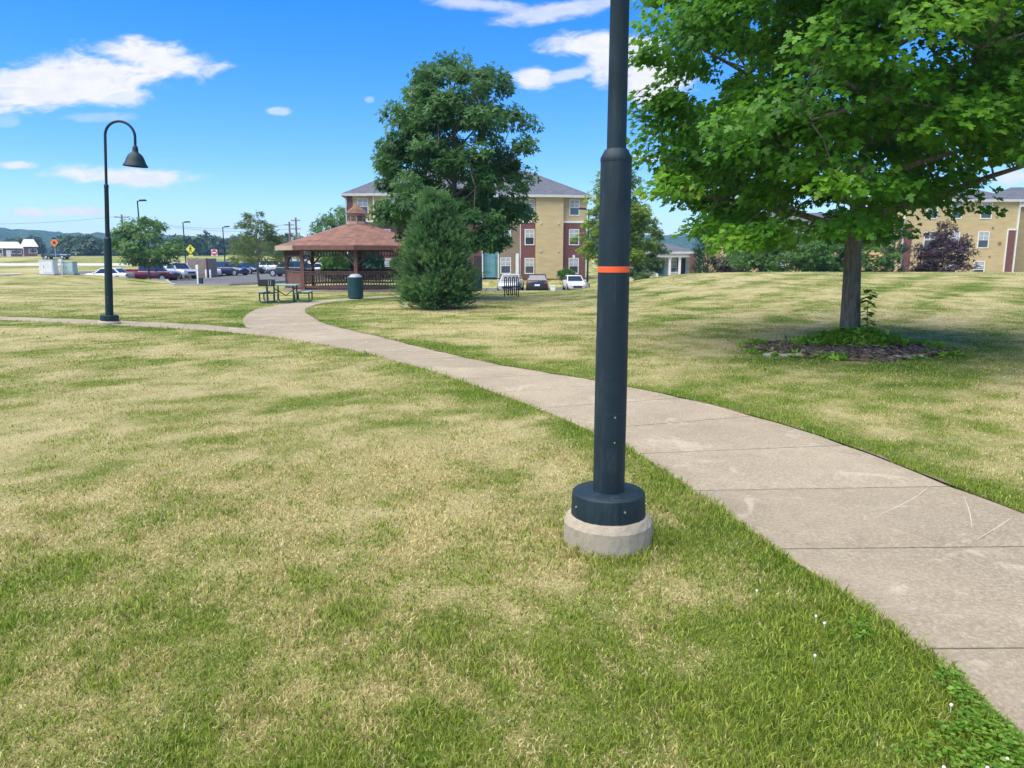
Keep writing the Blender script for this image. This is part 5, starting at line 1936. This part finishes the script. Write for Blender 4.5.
def apartment_main():
    Y = 75.0
    xc = wx(467, Y) + .25
    z = -.64
    t = thing('apartment_building', 'long three storey brick and yellow apartment building with a grey hip roof behind the trees', 'building', (xc, Y, z), .10)
    t.scale = (.958, 1, 1)
    E = 8.15
    D = 12.0
    # shells
    MB().box(-12.3, -7.4, 0, D, 0, 5.6).build('brick_wall', M['brick'], t)
    MB().box(-12.3, -7.4, .0, D, 5.6, E).build('siding_wall', M['yellow'], t)
    MB().box(-12.34, -11.75, -.04, .6, 5.6, E - .02).build('corner_pier', M['brick_dark'], t)
    MB().box(-7.4, 1.4, .9, D, 0, 5.6).build('brick_wall', M['brick'], t)
    MB().box(-7.4, 1.4, .9, D, 5.6, E).build('siding_wall', M['yellow'], t)
    MB().box(-9.6, -6.2, -.62, -.004, 5.5, E - .01).build('bay_wall', M['yellow'], t)
    MB().box(1.4, 3.05, 1.6, D, 0, E).build('breezeway_wall', M['teal'], t)
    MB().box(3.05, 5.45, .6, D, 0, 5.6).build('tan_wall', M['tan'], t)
    MB().box(3.05, 5.45, .6, D, 5.6, E).build('siding_wall', M['yellow'], t)
    MB().box(5.45, 6.9, 0, D, 0, 5.6).build('brick_wall', M['brick'], t)
    MB().box(5.45, 6.9, 0, D, 5.6, E).build('siding_wall', M['yellow'], t)
    MB().box(6.9, 9.75, -.62, D, 0, E).build('bay_wall', M['yellow'], t)
    MB().box(9.75, 12.35, 0, D, 0, 5.6).build('brick_wall', M['brick'], t)
    MB().box(9.75, 12.35, 0, D, 5.6, E).build('siding_wall', M['yellow'], t)
    # trim strips where siding meets brick
    for (a, b, y) in ((-12.3, -9.6, 0), (-7.4, 1.4, .9), (5.45, 6.9, 0), (9.75, 12.35, 0)):
        MB().box(a + .003, b - .003, y - .06, y - .004, 5.5, 5.7).build('trim', M['trim'], t)
    for xx, y in ((-9.62, -.64), (-6.18, -.64), (3.08, .58), (5.42, .58), (1.42, .88)):
        MB().box(xx - .06, xx + .06, y - .045, y + .04, .05 if abs(xx) < 6 or xx > 7 else 5.5, E - .25).build('corner_trim', M['trim'], t)
    MB().box(4.85, 5.15, -.2, .1, 0, 2.5).build('porch_column', M['trim'], t)
    dr = MB().box(.55, 1.35, .82, .896, .05, 2.25).build('door', M['door_dark'], t)
    MB().box(.62, .66, .78, .818, 1.0, 1.15).build('handle', M['galv'], dr)
    MB().box(1.55, 2.85, 1.50, 1.597, .1, 2.3).build('double_door', M['teal'], t)
    for xw, y in ((-10.75, 0), (-8.6, 0)):
        for k, zz in enumerate((.55, 3.4, 6.3)):
            if k == 2 and xw > -9:
                window(t, -7.9, zz, .95, 1.35, -.62)
            else:
                window(t, xw, zz, .95, 1.35, y)
    for xw in (-5.2, -2.6, -.6):
        for zz in (.55, 3.4, 6.3):
            window(t, xw, zz, .95, 1.35, .9)
    for zz in (.55, 3.4, 6.3):
        window(t, 3.85, zz, .95, 1.45, .6)
        window(t, 6.3, zz, .85, 1.4, 0)
        window(t, 11.0, zz, .9, 1.4, 0, arch=(zz < 1))
    for xw in (7.4, 9.25):
        for zz in (2.65, 5.35):
            MB().box(xw - .08, xw + .08, -.74, -.63, zz, zz + .2).build('wall_light', M['trim_grey'], t)
    ds = MB()
    for xw, y in ((12.28, -.06), (-12.42, -.06)):
        MB().box(xw - .05, xw + .05, y - .08, y - .005, .1, E - .2).build('downspout', M['trim_grey'], t)
    hip_roof(t, -12.3, 12.35, -.1, D, E, 3.0, M['roof_grey'])
    hip_roof(t, 6.6, 10.05, -.62, 5.6, E - .01, 1.5, M['roof_grey'], .45, 2.1, 'bay_roof')
    hip_roof(t, -9.8, -6.0, -.62, 5.6, E - .01, 1.6, M['roof_grey'], .45, 2.3, 'bay_roof')
    MB().box(-2.2, -1.6, 5.2, 5.8, E + 2.2, E + 3.5).build('chimney_vent', M['trim_grey'], t)


apartment_main()


def apartment_right():
    Y = 75.0
    xc = wx(956, Y)
    z = -1.2
    t = thing('apartment_building', 'yellow three storey apartment end with a red brick corner strip behind the ridge', 'building', (xc, Y, z), 0)
    E = 8.25
    MB().box(-5.7, 5.6, 0, 11, 0, E).build('siding_wall', M['yellow'], t)
    MB().box(4.75, 5.45, -.05, -.004, 0, 5.3).build('brick_pier', M['brick'], t)
    MB().box(-5.55, -4.75, -.05, -.004, 0, 5.6).build('brick_pier', M['brick'], t)
    tr = MB()
    tr.box(4.63, 4.74, -.07, -.004, 0, 5.45); tr.box(4.74, 5.6, -.08, -.004, 5.31, 5.45)
    tr.build('trim', M['trim'], t)
    MB().box(5.5, 5.62, -.09, -.003, 5.47, E - .02).build('corner_trim', M['trim'], t)
    MB().box(-5.72, -5.6, -.09, -.003, 0, E - .02).build('corner_trim', M['trim'], t)
    MB().box(5.5, 5.62, -.15, -.093, .1, E - .1).build('downspout', M['trim'], t)
    for zz in (.75, 3.65, 6.5):
        window(t, 2.35 - (.15 if zz < 1 else 0) , zz, .95, 1.45, 0)
    for xw in (-3.0, -.6):
        for zz in (.75, 3.65, 6.5):
            window(t, xw, zz, .95, 1.45, 0)
    for (xw, zz, s_) in ((4.0, 4.05, .16), (3.15, 5.55, .09), (3.15, 2.75, .09)):
        vt = MB().lathe([(s_, 0), (s_, .08), (s_ * .6, .1)], (0, 0, 0), 12)
        n0 = len(vt.v) - 36
        vt.v[n0:] = [(xw + a, -.004 - c_, zz + b) for a, b, c_ in vt.v[n0:]]
        vt.build('wall_vent', plain('brown_vent', (.24, .16, .09), .6), t)
    # return wing, set back at the right
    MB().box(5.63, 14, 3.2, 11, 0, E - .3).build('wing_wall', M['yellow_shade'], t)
    hip_roof(t, 5.7, 14, 3.2, 11, E - .28, 2.1, M['roof_grey'], .4, None, 'wing_roof')
    hip_roof(t, -5.7, 5.6, 0, 11, E, 1.75, M['roof_grey'], .4, 3.2)
    for xx in (-1.0, 1.9):
        MB().tube([(xx, 3.4, E + .9), (xx, 3.4, E + 1.8)], .06, 8).build('vent_pipe', M['trim_grey'], t)


apartment_right()


def apartment_low():
    Y = 82.0
    xc = wx(790, Y)
    z = T(xc, Y) - .5
    t = thing('apartment_building', 'cream yellow apartment wing glimpsed under the maple crown', 'building', (xc, Y, z), 0)
    E = 5.4
    MB().box(-7.2, 9.0, 0, 9, 0, E).build('siding_wall', M['yellow'], t)
    MB().box(-5.35, -4.4, -.05, -.004, 0, 2.6).build('door_surround', M['trim'], t)
    for xw in (-6.2, -3.0, -1.1, 1.6, 4.0, 6.6):
        window(t, xw, .8, .95, 1.4, 0); window(t, xw, 3.4, .95, 1.4, 0)
    hip_roof(t, -7.2, 9.0, 0, 9, E, 2.2, M['roof_grey'])


apartment_low()


def clubhouse():
    Y = 84.0
    xc = wx(664, Y)
    z = T(xc, Y) - .5
    t = thing('clubhouse', 'pale blue clubhouse with white porch columns and a brick pillar', 'building', (xc, Y, z), 0)
    MB().box(-3.8, 3.3, 1.6, 9, 0, 3.2).build('siding_wall', M['paleblue'], t)
    for k, xx in enumerate((-3.6, -2.2, -.8, .6, 1.7)):
        cl = MB().box(xx - .13, xx + .13, -.13, .13, .0, 2.6)
        cl.box(xx - .19, xx + .19, -.19, .19, .0, .25); cl.box(xx - .19, xx + .19, -.19, .19, 2.45, 2.6)
        cl.build('column', M['trim'], t)
    MB().box(-3.9, 3.3, -.35, 1.59, 2.6, 2.95).build('porch_beam', M['trim'], t)
    MB().box(2.75, 3.35, -.75, -.4, 0, 3.0).build('brick_pillar', M['brick'], t)
    rl = MB()
    for a, b in ((-3.47, -2.33), (-2.07, -.93), (.73, 1.57)):
        rl.beam((a, 0, .95), (b, 0, .95), .06, .06); rl.beam((a, 0, .15), (b, 0, .15), .05, .05)
        for q in range(8):
            xx = a + (b - a) * (q + .5) / 8
            rl.box(xx - .02, xx + .02, -.02, .02, .17, .92)
    rl.build('porch_railing', M['trim'], t)
    for xw in (-2.9, -1.5, 1.2):
        window(t, xw, .7, .9, 1.5, 1.6, 'glass_blue')
    MB().box(-.5, .35, 1.52, 1.596, .05, 2.2).build('door', M['teal'], t)
    MB().box(1.75, 2.70, 1.45, 1.59, .1, 2.5).build('dark_window', M['glass'], t)
    hip_roof(t, -3.8, 3.3, -.2, 9, 3.2, 1.1, M['roof_grey'], .4, 3.0)


clubhouse()

# ------------------------------------------------------------------ haze
def haze():
    m = bpy.data.materials.new('pale_air')
    m.use_nodes = True
    n = m.node_tree.nodes
    n.clear()
    out = n.new('ShaderNodeOutputMaterial'); v = n.new('ShaderNodeVolumePrincipled')
    v.inputs['Color'].default_value = (.38, .68, 1.0, 1)
    v.inputs['Density'].default_value = .00034
    v.inputs['Anisotropy'].default_value = .1
    m.node_tree.links.new(v.outputs[0], out.inputs['Volume'])
    o = MB().box(-1950, 1950, -330, 1680, -3, 66).build('haze', m, None)
    tag(o, 'thin bluish summer haze over the far hills', 'haze', None, 'stuff')


haze()

# ------------------------------------------------------------------ sun, sky, camera
sd = Vector((-.36, -.26, .90)).normalized()
sun = bpy.data.lights.new('sun', 'SUN')
sun.energy = 4.0
sun.angle = math.radians(82)
sun.color = (1.0, .925, .77)
so = bpy.data.objects.new('sun', sun)
so.rotation_euler = sd.to_track_quat('Z', 'Y').to_euler()
so.location = (-20, -20, 40)
COL.objects.link(so)


def make_world():
    w = bpy.data.worlds.new('World')
    scene.world = w
    w.use_nodes = True
    nt = NT(w.node_tree)
    nt.n.clear()
    sky = nt.new('ShaderNodeTexSky', sky_type='NISHITA')
    sky.sun_disc = False
    sky.sun_elevation = math.asin(sd.z)
    sky.sun_rotation = math.atan2(sd.x, sd.y)
    sky.air_density = 1.0; sky.dust_density = .15; sky.ozone_density = 2.5
    hs = nt.new('ShaderNodeHueSaturation')
    nt.link(sky.outputs[0], hs.inputs['Color'])
    hs.inputs['Saturation'].default_value = 1.3
    hs.inputs['Value'].default_value = 1.0
    tint = nt.new('ShaderNodeMix', data_type='RGBA', blend_type='MULTIPLY')
    tint.inputs[0].default_value = 1
    nt.link(hs.outputs[0], tint.inputs[6])
    elev = nt.new('ShaderNodeSeparateXYZ'); nt.put(elev.inputs[0], nt.new('ShaderNodeTexCoord').outputs['Generated'])
    nt.put(tint.inputs[7], nt.ramp(elev.outputs[2], [(0.0, (.70, .76, 1.0)), (.12, (.45, .67, 1.0)), (.30, (.18, .64, 1.04)), (1.0, (.20, .68, 1.04))]))
    # clouds sit at directions on the sky sphere
    g = nt.new('ShaderNodeTexCoord').outputs['Generated']
    sp = nt.new('ShaderNodeSeparateXYZ'); nt.put(sp.inputs[0], g)
    yy = nt.math('MAXIMUM', sp.outputs[1], .05)
    u = nt.math('DIVIDE', sp.outputs[0], yy); v = nt.math('DIVIDE', sp.outputs[2], yy)
    cb = nt.new('ShaderNodeCombineXYZ')
    nt.put(cb.inputs[0], u); nt.put(cb.inputs[1], v)
    n1 = nt.noise(nt.mapping(cb.outputs[0], (7, 17, 1)), 1.0, 8, .62, .5)
    n2 = nt.noise(nt.mapping(cb.outputs[0], (24, 60, 1), (3, 5, 0)), 1.0, 6, .65, .8)
    wob = nt.math('ADD', nt.math('MULTIPLY', nt.math('SUBTRACT', n1, .5), 2.2), nt.math('MULTIPLY', nt.math('SUBTRACT', n2, .5), .9))
    clouds = [  # px, py, half w, half h, slope, weight
        (88, 78, 92, 26, -.10, 1.1), (150, 60, 70, 18, .12, 1.0), (110, 95, 50, 12, .0, .85), (100, 118, 40, 6, -.02, .28), (22, 82, 50, 16, -.1, .9),
        (125, 176, 66, 9.5, .03, 1.0), (14, 165, 22, 5, 0, .95), (27, 213, 17, 5, 0, .95), (82, 211, 31, 6, .02, 1.0), (277, 111, 12, 4, .05, .55),
        (490, 5, 55, 9, .12, .62), (548, 12, 66, 9, -.12, .68), (602, 3, 22, 10, -.4, .6),
        (588, 44, 42, 13, -.05, 1.0), (535, 78, 22, 12, .05, .95), (572, 74, 40, 7, -.2, .7), (612, 62, 30, 26, 0, .95), (648, 78, 44, 22, 0, 1.0), (640, 48, 30, 14, 0, .9),
        (1016, 178, 22, 10, 0, .8), (640, 158, 24, 3, 0, .6), (5, 122, 14, 5, 0, .25), (370, 100, 5, 3, 0, .35)]
    acc = None
    for (px, py, hw, hh, sl, wt) in clouds:
        d = ray(px, py)
        cu, cv = d[0] / d[1], d[2] / d[1]
        a, b = hw / F * 1.02, hh / F * 1.03
        du = nt.math('SUBTRACT', u, cu)
        dv = nt.math('ADD', nt.math('SUBTRACT', v, cv), nt.math('MULTIPLY', du, sl))
        q = nt.math('ADD', nt.math('POWER', nt.math('ABSOLUTE', nt.math('DIVIDE', du, a)), 2.0), nt.math('POWER', nt.math('ABSOLUTE', nt.math('DIVIDE', dv, b)), 2.0))
        m_ = nt.math('SUBTRACT', 1.25, nt.math('SQRT', q))
        m_ = nt.math('ADD', m_, nt.math('MULTIPLY', wob, 1.0))
        rmp = nt.new('ShaderNodeMapRange', interpolation_type='SMOOTHSTEP')
        nt.put(rmp.inputs['Value'], m_)
        rmp.inputs['From Min'].default_value = .10; rmp.inputs['From Max'].default_value = .80
        rmp.inputs['To Max'].default_value = wt
        acc = rmp.outputs[0] if acc is None else nt.math('MAXIMUM', acc, rmp.outputs[0])
    front = nt.ramp(sp.outputs[1], [(.05, 0), (.2, 1)])
    fac = nt.math('MULTIPLY', acc, front, True)
    ccol = nt.ramp(n2, [(.25, (.80, .84, .95)), (.6, (1.0, .985, .99))])
    bg1 = nt.new('ShaderNodeBackground'); nt.link(tint.outputs[2], bg1.inputs['Color']); bg1.inputs['Strength'].default_value = .118
    bg2 = nt.new('ShaderNodeBackground'); nt.put(bg2.inputs['Color'], ccol); bg2.inputs['Strength'].default_value = .53
    mx = nt.new('ShaderNodeMixShader')
    nt.put(mx.inputs[0], fac); nt.link(bg1.outputs[0], mx.inputs[1]); nt.link(bg2.outputs[0], mx.inputs[2])
    out = nt.new('ShaderNodeOutputWorld')
    nt.link(mx.outputs[0], out.inputs['Surface'])


make_world()

cam = bpy.data.cameras.new('camera')
cam.sensor_width = 36
cam.lens = 36 * F / 1024
cam.clip_start = .05; cam.clip_end = 6000
co = bpy.data.objects.new('camera', cam)
co.location = (0, 0, CAMH)
co.rotation_euler = (PI / 2 - PITCH, 0, 0)
COL.objects.link(co)
scene.camera = co

scene.view_settings.view_transform = 'Standard'
scene.view_settings.look = 'None'
scene.view_settings.gamma = 1
scene.view_settings.use_curve_mapping = False
scene.view_settings.exposure = .95
scene.cycles.max_bounces = 6
scene.cycles.diffuse_bounces = 3
scene.cycles.transmission_bounces = 3
scene.cycles.volume_bounces = 0
scene.cycles.volume_step_rate = 4
scene.cycles.use_denoising = True
